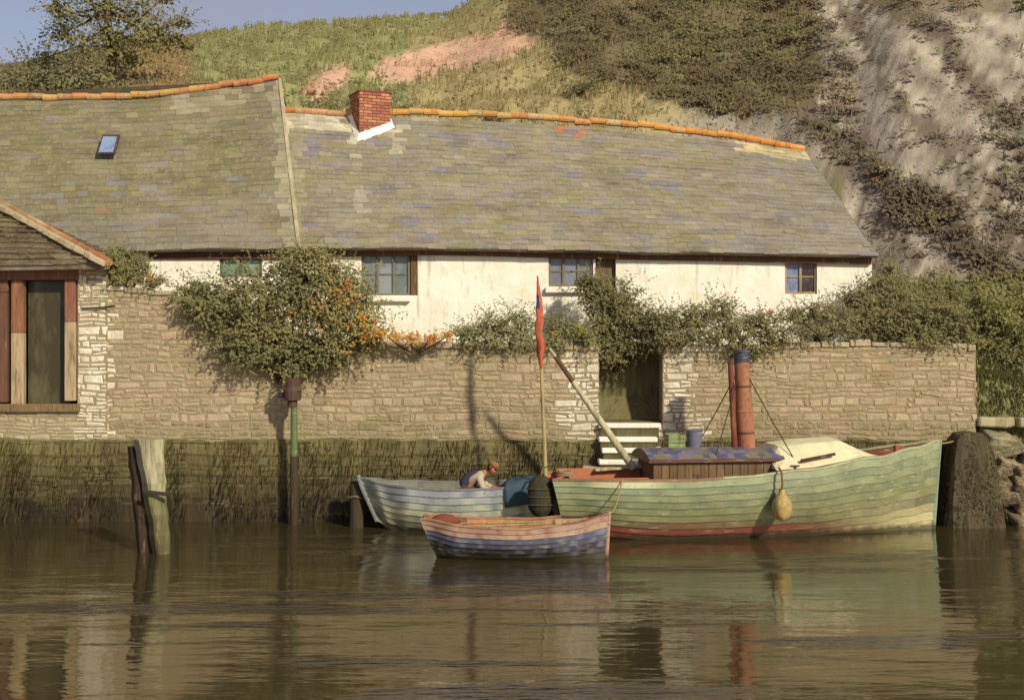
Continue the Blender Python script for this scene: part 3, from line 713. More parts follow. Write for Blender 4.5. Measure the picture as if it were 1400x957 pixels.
    mb = MB(); mb.bev((X(561, CY), CY+.02, Z(404, CY)), (X(571, CY), CY+.2, Z(346, CY)), .01, c(108, 82, 52)); mb.build('window_post', M_wood, t)
    window(t, 750, 811, 350, 392, 3, c(128, 120, 100), [c(112, 114, 122), c(124, 128, 146), c(120, 126, 118)], c(226, 218, 196), cross=1)
    window(t, 1073, 1117, 355, 402, 2, c(176, 150, 110), [c(118, 132, 172), c(62, 40, 34)], None, cross=1)
    d = MB(); d.bev((X(814, CY)+.01, CY+.12, 3.5), (X(842, CY)-.01, CY+.17, Z(351, CY)), .01, c(112, 96, 66)); dd = d.build('door', M_wood, t)
    d = MB(); d.tube([P(838, 420, CY+.10), P(838, 420, CY+.05)], .025, c(60, 50, 40), 8); d.build('handle', M_iron, dd)
    E = [(404, 340), (600, 337), (850, 343), (1050, 347), (1201, 350)]
    E0, E1 = P(404, 340, EY), P(1201, 350, EY); R0, R1 = P(383, 152, RY), P(1099, 205, RY)
    Rp = [(383, 154), (470, 159), (560, 157), (700, 162), (850, 172), (960, 184), (1099, 205)]
    def sagR(u, v):
        px = lerp(383, 1099, u); lin = lerp(152, 205, u); real = interp(Rp, px)
        pe = lerp(404, 1201, u); le = lerp(340, 350, u); re_ = interp(E, pe)
        return ((lin-real)*RY/F*v+(le-re_)*EY/F*(1-v))*.7+nzv(u*9, v*3, 5)*.045
    def colR(u, v):
        P_ = E0.lerp(E1, u).lerp(R0.lerp(R1, u), v); px, py = 700+P_.x*F/P_.y, HZ-(P_.z-H)*F/P_.y
        base = random.choice([c(146, 136, 114), c(141, 131, 111), c(151, 140, 117), c(145, 133, 116), c(139, 131, 107), c(149, 137, 111)])
        n = nzv(px/50, py/11, 32); n2 = nzv(px/26, py/8, 42)
        if n > .2: base = mixc(base, c(130, 126, 134), min(1, (n-.2)*3))
        if n < -.25: base = mixc(base, c(146, 138, 92), .6)
        if n2 > .35: base = mixc(base, c(160, 148, 122), .5)
        if n2 < -.4: base = mixc(base, c(132, 136, 144), .45)
        if px > 1000: base = mixc(base, c(142, 132, 126), .4)
        wob = nzv(px/7, py/9, 3)*5
        for pts, wd in (([(482, 178), (488, 230), (494, 300)], 6), ([(538, 180), (546, 212)], 6), ([(515, 182), (545, 178)], 7)):
            dd_ = distseg(px, py, pts)+wob
            if dd_ < wd: base = mixc(base, c(212, 200, 168), .65 if py < 225 else .3)
        if px < 470 and py < 176+wob*2: base = mixc(base, c(220, 210, 180), .85)
        if 395 < px < 412+wob: base = mixc(base, c(172, 160, 130), .6)
        rr = interp(Rp, px)
        if px > 560 and py < rr+12 and wob > -1: base = mixc(base, c(196, 180, 146), .55)
        if 740 < px < 800 and distseg(px, py, [(745, 178), (770, 182), (792, 192)]) < 7 and random.random() < .6: base = c(196, 112, 78)
        if px > 1010 and py < rr+18 and wob > -2: base = mixc(base, c(214, 192, 140), .8)
        return jit(base, .085)
    roof(t, E0, E1, R0, R1, 29, colR, sagR)
    rf = t.children[-1]
    # hipped far end so the roof has a body from the side
    mb = MB(); B1 = Vector((E1.x, 35.3, E1.z)); slates(mb, E1, B1, R1, R1+Vector((0, .05, 0)), 20, lambda u, v: jit(c(134, 124, 108), .1), .4); mb.build('hip_slates', M_slate, rf)
    rt = MB(); Rq = [P(a, b, RY) for a, b in Rp]
    def rc(x):
        px = 700+x*F/RY
        if px < 470: return jit(random.choice([c(206, 116, 56), c(196, 140, 96)]), .1)
        return jit(random.choice([c(224, 154, 50), c(216, 134, 50), c(206, 160, 84), c(190, 158, 104)] if px < 900 else [c(228, 140, 34), c(222, 130, 36), c(214, 160, 54)]), .1)
    up = Vector((0, -.02, .06))
    for a, b in zip(Rq, Rq[1:]): ridge_tiles(rt, a+up, b+up, rc)
    rt.build('ridge_tiles', M_tile, rf)
    # chimney
    cx, cy = X(505, 31.5), 31.68; M = Matrix.Translation((cx, cy, 0)) @ Matrix.Rotation(R(24), 4, 'Z')
    ch = MB(); z0 = Z(200, cy); z1 = Z(131, cy); wx, wy = .41, .40
    ch.box((-wx+.02, -wy+.02, z0), (wx-.02, wy-.02, z1), c(150, 128, 104), M); core = ch.build('chimney', M_mortar, t)
    ch = MB(); z = z0; row = 0
    while z < z1-.05:
        for side in range(4):
            MM = M @ Matrix.Rotation(side*math.pi/2, 4, 'Z'); hw = wx if side % 2 == 0 else wy; dd_ = wy if side % 2 == 0 else wx
            u = -hw+(0 if row % 2 else -.11)
            while u < hw-.02:
                a, b = max(u, -hw), min(u+.215, hw); u += .225
                if b-a < .04: continue
                ex = .02 if z > z1-.19 else 0
                ch.bev((a, -dd_-ex-rnd(0, .006), z), (b, -dd_+.04, z+.065), .006, jit(random.choice([c(190, 118, 84), c(178, 104, 74), c(198, 134, 98), c(164, 94, 70)]), .12), MM)
        z += .076; row += 1
    ch.build('bricks', M_brick, core)
    ch = MB(); ch.bev((-wx-.03, -wy-.03, z1-.02), (wx+.03, wy+.03, z1+.05), .02, c(122, 66, 56), M); ch.build('chimney_cap', M_brick, core)
    ch = MB()
    zr = lambda y: E0.z+(y-EY)*(lerp(R0.z, R1.z, .17)-E0.z)/(RY-EY)
    inner, outer = [], []
    for k in range(48):
        a = 2*math.pi*k/48; sq = 1/max(abs(math.cos(a)), abs(math.sin(a)))
        pi_ = M @ Vector((math.cos(a)*sq*(wx+.012), math.sin(a)*sq*(wy+.012), 0)); e_ = .10+.07*nzv(k*.7, 3); po = M @ Vector((math.cos(a)*sq*(wx+e_), math.sin(a)*sq*(wy+e_*1.2), 0))
        inner.append((pi_.x, pi_.y, zr(pi_.y)+.16+.04*nzv(k*.8, 9))); outer.append((po.x, po.y, zr(po.y)+.025))
    ch.add(inner+outer, [(k, (k+1) % 48, 48+(k+1) % 48, 48+k) for k in range(48)], c(222, 212, 184))
    ch.build('mortar_flashing', M_white, core)
    # eave board, follows the sagging eave
    mb = MB(); n = 30
    for i in range(n):
        pa, pb = lerp(406, 1190, i/n), lerp(406, 1190, (i+1)/n); za, zb = Z(interp(E, pa)+5, CY), Z(interp(E, pb)+5, CY)
        xa, xb = X(pa, CY), X(pb, CY)
        mb.add([(xa, CY-.10, za-.12), (xb, CY-.10, zb-.12), (xb, CY-.10, zb+.06), (xa, CY-.10, za+.06), (xa, CY-.003, za-.12), (xb, CY-.003, zb-.12)], [(0, 1, 2, 3), (4, 5, 1, 0)], jit(c(116, 76, 46), .12))
    mb.build('eave_board', M_wood, t)
def roof(parent, E0, E1, R0, R1, n, colf, sag):
    mb = MB(); m = 28; nr = (E1-E0).cross(R0-E0).normalized(); rows = 6
    for i in range(m):
        for k in range(rows):
            q = []
            for (uu, vv) in ((i/m, k/rows), ((i+1)/m, k/rows), ((i+1)/m, (k+1)/rows), (i/m, (k+1)/rows)):
                q.append(E0.lerp(E1, uu).lerp(R0.lerp(R1, uu), vv)+nr*sag(uu, vv))
            d = nr*-.07
            fs = [(0, 1, 2, 3), (7, 6, 5, 4)]+([(0, 4, 5, 1)] if k == 0 else [])+([(1, 5, 6, 2)] if i == m-1 else [])+([(3, 7, 4, 0)] if i == 0 else [])
            mb.add(q+[p+d for p in q], fs, c(112, 100, 80))
    BZ = E0.z; B0, B1 = Vector((R0.x, 35.4, E0.z)), Vector((R1.x+(E1.x-R1.x), 35.4, E1.z))
    mb.add([R0, R1, B1, B0], [(0, 1, 2, 3)], c(112, 100, 80))
    rf = mb.build('roof', M_slate, parent)
    mb = MB(); slates(mb, E0, E1, R0, R1, n, colf, .33, th=.012, jag=.03, sag=sag); mb.build('slates', M_slate, rf)
cottages()

# ---------------------------------------------------------------- boats
def frame(x, y, z, rot): return Matrix.Translation((x, y, z)) @ Matrix.Rotation(rot, 4, 'Z')
class Hull:
    """x along the keel from 0 (stern) to Ln (bow), y to port, z up from the water."""
    def __init__(s, Ln, half, sheer, keel, M, full=2.2, rake=0.0, srake=0.0):
        s.L, s.half, s.sheer, s.keel, s.M, s.full, s.rake, s.srake = Ln, half, sheer, keel, M, full, rake, srake
    def pt(s, t, q, side, out=0, inn=0):     # q 0 gunwale .. 1 keel
        zg, zk = sm(s.sheer, t), sm(s.keel, t); b = sm(s.half, t)-inn
        fl = s.full*(1 if t < .75 else lerp(1, .45, (t-.75)/.25))
        y = max(0, b)*(1-q**fl)+out; z = lerp(zg, zk+inn, q)
        x = t*s.L - s.rake*q*max(0, (t-.7)/.3)+s.srake*q*max(0, (.25-t)/.25)
        return s.M @ Vector((x, side*y, z))
    def skin(s, mb, n, planks, colf, nt=44, inn=0):
        for side in (1, -1):
            for k in range(planks):
                q0, q1 = k/planks, (k+1)/planks
                for i in range(nt):
                    a, b = i/nt, (i+1)/nt; o = 0 if inn else .020
                    A, B = s.pt(a, q0, side, 0, inn), s.pt(b, q0, side, 0, inn); C, D = s.pt(b, q1, side, o, inn), s.pt(a, q1, side, o, inn)
                    m = s.pt((a+b)/2, (q0+q1)/2, side); col = colf((a+b)/2, k, m.z, side)
                    E_, F_ = s.pt(b, q1, side, 0, inn), s.pt(a, q1, side, 0, inn)
                    f = [(0, 1, 2, 3)] if (side > 0) == bool(inn) else [(3, 2, 1, 0)]
                    mb.add([A, B, C, D, E_, F_], f+([] if inn else [(3, 2, 4, 5) if side < 0 else (5, 4, 2, 3)]), col)
        # transom
        P_ = [s.pt(0, k/8, 1) for k in range(9)]+[s.pt(0, k/8, -1) for k in range(8, -1, -1)]
        mb.add(P_, [tuple(range(18))], colf(0, 1, .5, 1))
    def rail(s, mb, wd, ht, colf, nt=40, t0=0, t1=1, dz=0):
        for side in (1, -1):
            for i in range(nt):
                a, b = lerp(t0, t1, i/nt), lerp(t0, t1, (i+1)/nt); vs = []
                for t in (a, b):
                    o, n_ = s.pt(t, 0, side, .02), s.pt(t, 0, side, -wd if sm(s.half, t) > wd else -sm(s.half, t))
                    vs += [o+Vector((0, 0, dz)), n_+Vector((0, 0, dz)), n_+Vector((0, 0, dz+ht)), o+Vector((0, 0, dz+ht))]
                mb.add(vs, [(0, 4, 7, 3), (3, 7, 6, 2), (2, 6, 5, 1), (1, 5, 4, 0)], colf((a+b)/2))
    def stem(s, mb, col, w=.045, top=.08):
        pts = [s.pt(1, q, 1)+s.M.to_3x3() @ Vector((.02, 0, 0)) for q in [0, .2, .4, .6, .8, 1]]
        pts[0] = pts[0]+Vector((0, 0, top)); mb.tube(pts, [w*1.1]+[w]*5, col, 6)
    def floor(s, mb, q, col, inn=.06, t0=.03, t1=.95, nt=24):
        for i in range(nt):
            a, b = lerp(t0, t1, i/nt), lerp(t0, t1, (i+1)/nt)
            mb.add([s.pt(a, q, -1, 0, inn), s.pt(b, q, -1, 0, inn), s.pt(b, q, 1, 0, inn), s.pt(a, q, 1, 0, inn)], [(0, 1, 2, 3)], jit(col, .08))
    def thwart(s, t, q, col, wd=.2, th=.035, inn=.05):
        mb = MB(); a, b = s.pt(t, q, -1, 0, inn), s.pt(t, q, 1, 0, inn); c0 = (a+b)/2; hw = (b-a).length/2
        ang = math.atan2((b-a).y, (b-a).x); mb.bev((-hw, -wd/2, 0), (hw, wd/2, th), .008, col, Matrix.Translation(c0) @ Matrix.Rotation(ang, 4, 'Z')); return mb

def launch():
    st, bw = Vector((X(748, 23.95), 23.95, 0)), Vector((X(1284, 25.0), 25.0, 0)); d = bw-st; Ln = d.length; rot = math.atan2(d.y, d.x)
    M = frame(st.x, st.y, 0, rot)
    t = thing('steam_launch', 'green clinker steam launch with tall rusty funnel and cream foredeck cover', 'launch', (st.x+d.x/2, st.y+d.y/2, 0))
    hl = Hull(Ln, [(0, .62), (.18, .9), (.4, 1.0), (.62, .93), (.8, .66), (.92, .32), (1, .03)], [(0, 1.16), (.3, 1.15), (.45, 1.2), (.6, 1.31), (.8, 1.5), (.92, 1.64), (1, 1.76)], [(0, -.2), (.3, -.45), (.8, -.45), (1, -.35)], M, 2.6, .18, .35)
    def hc(tt, k, z, side):
        base = [c(142, 150, 108), c(122, 132, 94), c(134, 140, 96), c(114, 122, 82), c(122, 126, 80), c(128, 124, 78), c(106, 104, 64), c(90, 84, 50), c(84, 70, 46), c(84, 56, 44), c(84, 56, 44), c(84, 56, 44)][min(k, 11)]  # paint per strake, with the lower hull's shade put into the darker low ones
        n = nzv(tt*22, k*1.3, side); base = mixc(base, c(168, 168, 122), .3*max(0, n*1.8)); base = mixc(base, c(96, 108, 84), .4*max(0, -n*1.7))
        if k == 0: base = mixc(base, c(206, 200, 152), .75*max(0, min(1, (tt-.06)*18))*max(0, min(1, (.27-tt)*18)))
        if tt > .62 and z < .55: base = mixc(base, c(190, 176, 120), min(1, (tt-.62)*3.2)*max(0, min(1, (.62-z)*3))*.9)
        base = mixc(base, c(150, 66, 48), max(0, min(1, (.33-z)/.10))*max(0, min(1, 1-(tt-.5)*3)))
        return jit(base, .02)
    mb = MB(); hl.skin(mb, 0, 12, hc, 150); hull = mb.build('hull', M_paint, t)
    mb = MB(); hl.stem(mb, c(136, 158, 122), .05, .03); mb.build('stem_post', M_paint, hull)
    mb = MB(); hl.skin(mb, 0, 4, lambda tt, k, z, s: jit(c(196, 100, 56) if tt < .27 and k < 2 else (c(120, 60, 42) if tt < .34 else c(156, 72, 50)), .1), 40, inn=.05); mb.build('inner_planking', M_paint, hull)
    mb = MB(); hl.floor(mb, .42, c(118, 82, 54), .06, .02, .97); mb.build('deck', M_wood, t)
    mb = MB(); hl.rail(mb, .07, .035, lambda tt: jit(c(176, 172, 130) if tt > .4 else c(150, 110, 74), .1)); mb.build('gunwale', M_paint, hull)
    # after bench and orange coaming
    cm = MB(); cm.bev((.25, .42, .8), (2.0, .50, 1.26), .01, c(206, 102, 54), M); cm.bev((.25, -.52, .8), (2.0, -.45, 1.17), .01, c(196, 98, 54), M); cm.bev((2.0, .40, .8), (2.35, .5, 1.27), .01, c(126, 62, 42), M)
    cm.build('coaming', M_paint, t)
    # engine casing: x from the photo's 886..1062
    Yc = 24.2; ix = lambda px, Y: (M.inverted() @ Vector((X(px, Y), Y, 0))).x
    a, b = ix(890, 23.75), ix(1064, 23.95)
    z0, z1 = 1.05, 1.50
    cb = MB(); cb.bev((a, -.62, .7), (b, .62, z1), .015, c(116, 84, 54), M)
    nb = 16
    for i in range(nb):
        xx = lerp(a, b, i/nb); cb.bev((xx+.006, -.636, z0-.1), (lerp(a, b, (i+1)/nb)-.006, -.621, z1-.06), .004, jit(c(122, 92, 58), .14), M)
    cs = cb.build('casing', M_wood, t)
    cb = MB(); ro = c(120, 100, 118); n = 7; prof = []
    for i in range(n+1):
        y = lerp(-.72, .72, i/n); prof.append((y, z1+.04+.15*(1-(y/.72)**2)))
    for k in range(22):
        xa, xb = lerp(a-.10, b+.08, k/22), lerp(a-.10, b+.08, (k+1)/22)
        vs = [M @ Vector((x, y, z)) for x in (xa, xb) for (y, z) in prof]; fs = [(i, i+1, n+1+i+1, n+1+i) for i in range(n)]
        fs = [tuple(reversed(f)) for f in fs]
        cols = [jit(random.choice([c(126, 106, 136), c(112, 102, 122), c(150, 122, 150), c(92, 96, 128), c(124, 116, 96)] if i > 2 else [c(96, 98, 136), c(78, 84, 112), c(122, 108, 120), c(120, 116, 84)]), .08) for i in range(n)]
        cb.add(vs, fs, cols)
    e = [M @ Vector((x, y, z)) for x in (a-.10, b+.08) for (y, z) in prof]
    lo = [M @ Vector((x, y, z1-.03)) for x in (a-.10, b+.08) for y in (-.72, .72)]
    cb.add(e+lo, [tuple(list(range(n+1))+[17, 16]), tuple(list(range(2*n+1, n, -1))+[18, 19]), (16, 18, n+1, 0), (17, 19, 2*n+1, n)], c(92, 54, 42))
    cb.build('casing_roof', M_paint, t)
    # funnel
    fx = ix(1027, 24.2); q0 = M @ Vector((fx, 0, 1.55)); ftop = Z(494, q0.y)
    lean = Vector((-.10, 0, 0)); mb = MB()
    pt0, pt1 = q0, Vector((q0.x, q0.y, ftop))+lean
    mb.tube([pt0, pt0+Vector((0, 0, .1)), pt0+Vector((0, 0, .11)), pt0.lerp(pt1, .45), pt0.lerp(pt1, .46), pt0.lerp(pt1, .475), pt1], [.20, .20, .175, .165, .175, .165, .148], c(160, 98, 64), 24); fn = mb.build('funnel', M_iron, t)
    for u in (.22, .72):
        bd = MB(); q = pt0.lerp(pt1, u); w_ = lerp(.178, .152, u); bd.tube([q, q+Vector((0, 0, .035))], [w_+.008, w_+.008], c(96, 60, 44), 24); bd.build('band', M_metal, fn)
    cap = MB(); cap.tube([pt1-Vector((0, 0, .02)), pt1+Vector((0, 0, .17)), pt1+Vector((0, 0, .175)), pt1+Vector((0, 0, .22)), pt1+Vector((0, 0, .22)), pt1+Vector((0, 0, .02))], [.155, .15, .172, .168, .13, .11], c(58, 62, 84), 24, cap=False); cap.build('funnel_cap', M_paint, fn)
    pp = MB(); o = Vector((-.235, -.04, 0)); pp.tube([pt0+o, pt1+o+Vector((.01, 0, -.06)), pt1+o+Vector((.01, 0, -.02))], [.058, .055, .075], c(122, 54, 36), 14); pp.tube([pt0+o+Vector((0, 0, 1.1)), pt0+Vector((-.1, 0, 1.1))], .02, c(110, 56, 40), 6); pp.build('steam_pipe', M_iron, t)
    for (sx, sy, ex, ez, nm) in ((ix(968, 24), .55, 0, 1.6, 0), (ix(1097, 23.6), -.75, 0, 1.38, 0), (ix(975, 24), -.55, 0, 1.6, 0)):
        mb = MB(); A = pt1+Vector((0, 0, -.05)); B = M @ Vector((sx, sy, ez)); m_ = A.lerp(B, .5)+Vector((0, 0, -.03)); mb.tube([A, m_, B], .011, c(60, 46, 40), 5); mb.build('stay', M_metal, t)
    # cream canvas cover over the foredeck
    mb = MB(); xs = [ix(1052, 24), ix(1066, 24), ix(1100, 24.2), ix(1150, 24.3), ix(1172, 24.4), ix(1200, 24.5)]; tops = [1.50, 1.74, 1.80, 1.84, 1.66, 1.47]
    rows = []
    for x, tz in zip(xs, tops):
        tt = x/Ln; hb = sm(hl.half, tt)-.03; zg = sm(hl.sheer, tt)+.045; row = []
        for k in range(13):
            u = k/12*2-1; y = hb*u; z = zg+(tz-zg)*min(1, (1-abs(u))*1.9)+nzv(x*2, y*2, 4)*.02
            row.append(M @ Vector((x, y, z)))
        rows.append(row)
    vs = [p for r_ in rows for p in r_]; fs = []
    for i in range(len(rows)-1):
        for k in range(12): fs.append((i*13+k, (i+1)*13+k, (i+1)*13+k+1, i*13+k+1))
    n0 = len(rows)*13; ends = []
    mb.add(vs, fs, c(216, 206, 160)); mb.add(rows[0], [tuple(range(12, -1, -1))], c(200, 188, 146))
    mb.v = mb.v; cv = mb.build('canvas_cover', M_canvas, t)
    mb = MB(); x0_, x1_ = ix(1096, 23.7), ix(1142, 23.9); mb.tube([M @ Vector((x0_, -.86, 1.49)), M @ Vector((x1_, -.76, 1.60))], [.035, .03], c(84, 50, 34), 6); mb.build('cover_slot', M_wood, t)  # dark rod added to stand for the shadowed slot in the cover
    # cleats and a bitt
    for x in (1150, 1180):
        pass
    mb = MB(); bx_ = ix(1225, 24.8); mb.bev((bx_, -.06, 1.1), (bx_+.1, .06, 1.68), .015, c(180, 90, 56), M); mb.build('mooring_bitt', M_wood, t)
    def sag(a_, b_, s_): return [a_.lerp(b_, k/10)+Vector((0, 0, -s_*4*(k/10)*(1-k/10))) for k in range(11)]
    mb = MB(); mb.tube(sag(hl.pt(.97, 0, 1)+Vector((0, 0, .04)), Vector((X(1322, 25.5), 25.45, 1.86)), .12), .018, c(150, 130, 92), 6); mb.build('bow_line', M_rope, t)
    mb = MB(); p_ = hl.pt(.05, 0, 1).lerp(hl.pt(.05, 0, -1), .3)
    mb.tube([p_+Vector((.17*(1-k*.006)*math.cos(k*.5), .13*math.sin(k*.5), -.02+k*.0022)) for k in range(46)], .018, c(156, 134, 96), 6); mb.build('rope_coil', M_rope, t)
    for tt in (.34, .58):
        q = hl.pt(tt, 0, -1)+Vector((0, .03, .035)); mb = MB(); mb.bev((-.02, -.015, 0), (.02, .015, .05), .004, c(70, 62, 54), Matrix.Translation(q)); mb.bev((-.09, -.014, .05), (.09, .014, .075), .006, c(78, 68, 58), Matrix.Translation(q)); mb.build('cleat', M_metal, t)
    return M, hl, ix
LM, LH, LIX = launch()

def fender():
    p = P(1069, 690, 23.38); t = thing('rope_fender', 'round plaited rope fender hanging over the green launch side', 'fender', (p.x, p.y, p.z-.25))
    mb = MB(); prof = [(-.30, .03), (-.27, .10), (-.2, .155), (-.1, .185), (0, .185), (.1, .155), (.18, .10), (.23, .055), (.3, .05)]
    rows = []; n = 20
    for z, r_ in prof:
        for j in range(n):
            a = 2*math.pi*j/n; rr = r_*(1+.05*math.sin(j*5+z*60)); rows.append((p.x+rr*math.cos(a), p.y+rr*math.sin(a), p.z+z))
    fs = [(i*n+j, i*n+(j+1) % n, (i+1)*n+(j+1) % n, (i+1)*n+j) for i in range(len(prof)-1) for j in range(n)]+[tuple(range(n-1, -1, -1))]
    mb.add(rows, fs, [jit(c(184, 150, 88), .15) for _ in fs]); mb.build('fender_body', M_rope, t, smooth=True)
    mb = MB(); mb.tube([p+Vector((0, 0, .28)), p+Vector((.01, 0, .4)), p+Vector((0, .02, .60)), p+Vector((-.02, .16, .68))], .02, c(120, 92, 58), 6); mb.build('lanyard', M_rope, t)
fender()

def staff():
    b = Vector((X(747, 24.1), 24.1, .8)); top = Vector((X(735, 24.1), 24.1, Z(377, 24.1)))
    t = thing('flagstaff', 'thin bare flagstaff with a furled red pennant at the launch stern', 'flagstaff', b)
    mb = MB(); mb.tube([b, b.lerp(top, .5), top], [.04, .034, .018], c(178, 158, 104), 10); mb.build('pole', M_wood, t)
    mb = MB(); n = 26; rings = []; vs = []
    for i in range(n+1):
        u = i/n; py = lerp(380, 502, u); y = 24.04; cx = X(lerp(735.5, 740, u), y)+.03*nzv(u*6, 8); r_ = (.012+.062*math.sin(min(1, u*1.6)*math.pi*.5)*(1 if u < .8 else (1-u)/.2*.7+.3))*(1+.3*nzv(u*9, 3))
        for j in range(10):
            a = 2*math.pi*j/10; rr = r_*(1+.3*math.sin(j*1.9+u*7)+.35*nzv(j*1.1, u*11, 5)); vs.append((cx+rr*math.cos(a), y+rr*.6*math.sin(a), Z(py, y)))
    fs = [((i+1)*10+j, (i+1)*10+(j+1) % 10, i*10+(j+1) % 10, i*10+j) for i in range(n) for j in range(10)]
    cols = [jit(c(196, 88, 58) if not (4 < f//10 < 9 and f % 10 in (6, 7)) else c(60, 64, 110), .18) for f in range(len(fs))]
    mb.add(vs, fs, cols); mb.build('pennant', M_cloth, t, smooth=True)
    # raking spar
    a, b2 = Vector((X(866, 24.35), 24.35, Z(640, 24.35))), Vector((X(751, 24.16), 24.16, Z(476, 24.16)))
    s = thing('spar', 'pale wooden spar leaning from the engine casing up to the flagstaff', 'spar', a)
    mb = MB(); mb.tube([a, a.lerp(b2, .4), a.lerp(b2, .75), b2], [.075, .066, .05, .032], c(188, 176, 138), 12); mb.build('pole', M_wood, s)
    mb = MB(); q = a.lerp(b2, .93); mb.tube([q, q.lerp(a, .22)+Vector((.0, -.03, 0))], [.045, .05], c(92, 66, 50), 8); mb.build('lashing', M_rope, s)
    # planks lying beside it
    mb = MB(); MM = Matrix.Translation((X(850, 24.5), 24.55, 1.24)) @ Matrix.Rotation(R(8), 4, 'Z') @ Matrix.Rotation(R(-3), 4, 'Y'); mb.bev((-.55, -.12, 0), (.5, .1, .05), .01, c(196, 180, 138), MM)
    tag(mb.build('plank', M_wood), 'pale weathered plank lying across the launch beside the spar foot', 'plank')
    mb = MB(); MM = Matrix.Translation((X(826, 24.7), 24.78, 1.2)) @ Matrix.Rotation(R(-4), 4, 'Z') @ Matrix.Rotation(R(4), 4, 'Y'); mb.bev((-.42, -.08, 0), (.42, .08, .05), .01, c(176, 160, 124), MM)
    tag(mb.build('plank', M_wood), 'short greyish plank lying behind the spar foot', 'plank')
    # crate and bucket on the casing roof
    zr = 1.66; M = LM; xc = LIX(925, 24.4)
    t = thing('crate', 'small green painted crate on the casing roof behind the spar', 'crate', M @ Vector((xc, .2, zr)))
    mb = MB(); 
    mb.bev((xc-.17, .08, zr), (xc+.17, .40, zr+.02), .004, c(100, 120, 72), M)
    for k in range(3):
        z = zr+.025+k*.085
        for (lo, hi) in (((xc-.17, .08, z), (xc+.17, .10, z+.075)), ((xc-.17, .38, z), (xc+.17, .40, z+.075)), ((xc-.17, .102, z), (xc-.15, .378, z+.075)), ((xc+.15, .102, z), (xc+.17, .378, z+.075))): mb.bev(lo, hi, .004, jit(c(132, 150, 88), .12), M)
    mb.build('slats', M_wood, t)
    xb = LIX(953, 24.4); o = M @ Vector((xb, .25, zr-.01))
    t = thing('bucket', 'blue grey metal bucket on the casing roof between crate and funnel', 'bucket', o)
    mb = MB(); mb.tube([o, o+Vector((0, 0, .34)), o+Vector((0, 0, .35)), o+Vector((0, 0, .37)), o+Vector((0, 0, .35)), o+Vector((0, 0, .05))], [.13, .165, .175, .172, .155, .12], c(104, 106, 130), 20, cap=False); mb.build('bucket_body', M_paint, t, smooth=False)
    mb = MB(); mb.tube([o+Vector((-.17, 0, .35))]+[o+Vector((-.17*math.cos(a), .03, .35+.1*math.sin(a))) for a in (.5, 1.1, 1.6, 2.1, 2.7)]+[o+Vector((.17, 0, .35))], .008, c(80, 80, 84), 5); mb.build('bail', M_iron, t)
staff()

def rowing_boat():
    # bow at the left
    a, b = Vector((X(744, 24.75), 24.75, 0)), Vector((X(491, 24.95), 24.95, 0)); d = b-a; Ln = d.length; M = frame(a.x, a.y, 0, math.atan2(d.y, d.x))
    t = thing('rowing_boat', 'pale blue and cream rowing boat moored along the quay with a man aboard', 'rowing boat', (a+b)/2)
    hl = Hull(Ln, [(0, .42), (.2, .62), (.45, .70), (.7, .58), (.88, .3), (1, .03)], [(0, .98), (.3, .88), (.55, .86), (.8, .9), (1, 1.0)], [(0, -.15), (.5, -.25), (.85, -.15), (1, .15)], M, 2.4, .38, .1)
    def hc(tt, k, z, side):
        base = [c(144, 146, 150), c(154, 158, 152), c(168, 172, 150), c(186, 184, 146), c(164, 164, 122), c(128, 128, 94), c(84, 82, 58), c(70, 62, 46)][min(k, 7)]
        n = nzv(tt*14, k*1.1, 4+side); base = mixc(base, c(184, 180, 156), .6*max(0, n*1.8)); base = mixc(base, c(96, 112, 124), .7*max(0, -n*1.7))
        return jit(base, .02)
    mb = MB(); hl.skin(mb, 0, 8, hc, 110); hull = mb.build('hull', M_paint, t)
    mb = MB(); hl.skin(mb, 0, 3, lambda *q: jit(c(122, 118, 104), .1), 30, inn=.04); mb.build('inner_planking', M_paint, hull)
    mb = MB(); hl.floor(mb, .62, c(110, 96, 74), .05); mb.build('floor_boards', M_wood, t)
    mb = MB(); hl.rail(mb, .05, .03, lambda tt: jit(c(124, 128, 128) if tt > .15 else c(110, 90, 72), .1)); mb.build('gunwale', M_paint, hull)
    mb = MB(); hl.stem(mb, c(128, 136, 132), .04); mb.build('stem_post', M_paint, hull)
    for tt, qq in ((.2, .28), (.46, .17), (.76, .28)): hl.thwart(tt, qq, jit(c(140, 126, 98), .1)).build('thwart', M_wood, t)
    # dark tarpaulin hung over the quarter
    mb = MB(); n = 10; rows = []
    for i in range(n+1):
        tt = lerp(.02, .2, i/n); row = []
        for k, (q, side, o) in enumerate([(.0, 1, .03), (0, .0, 0), (0, -1, .03), (.1, 1, .05), (.2, 1, .055), (.33, 1, .06), (.46+.05*math.sin(i*1.7), 1, .06)]):
            pass
        ys = []
        # over the deck from far gunwale to near gunwale, then down the side (near side is +y because the bow points left)
        for q in (.34, .18, .06, 0): ys.append(hl.pt(tt, q, 1, .045+.012*math.sin(i*2+q*9)))
        g1, g2 = hl.pt(tt, 0, 1, 0), hl.pt(tt, 0, -1, 0)
        for u in (.02, .3, .6, .9): ys.append(g1.lerp(g2, u)+Vector((0, 0, .07+.03*math.sin(i*1.3+u*5))))
        rows += ys
    fs = [(i*8+k, (i+1)*8+k, (i+1)*8+k+1, i*8+k+1) for i in range(n) for k in range(7)]
    mb.add(rows, fs, c(66, 84, 92)); o = mb.build('tarpaulin', M_cloth, None, smooth=True); sd = o.modifiers.new('thickness', 'SOLIDIFY'); sd.thickness = .015
    tag(o, 'dark blue tarpaulin draped over the stern of the pale rowing boat', 'tarpaulin')
    return M, hl
RM, RH = rowing_boat()

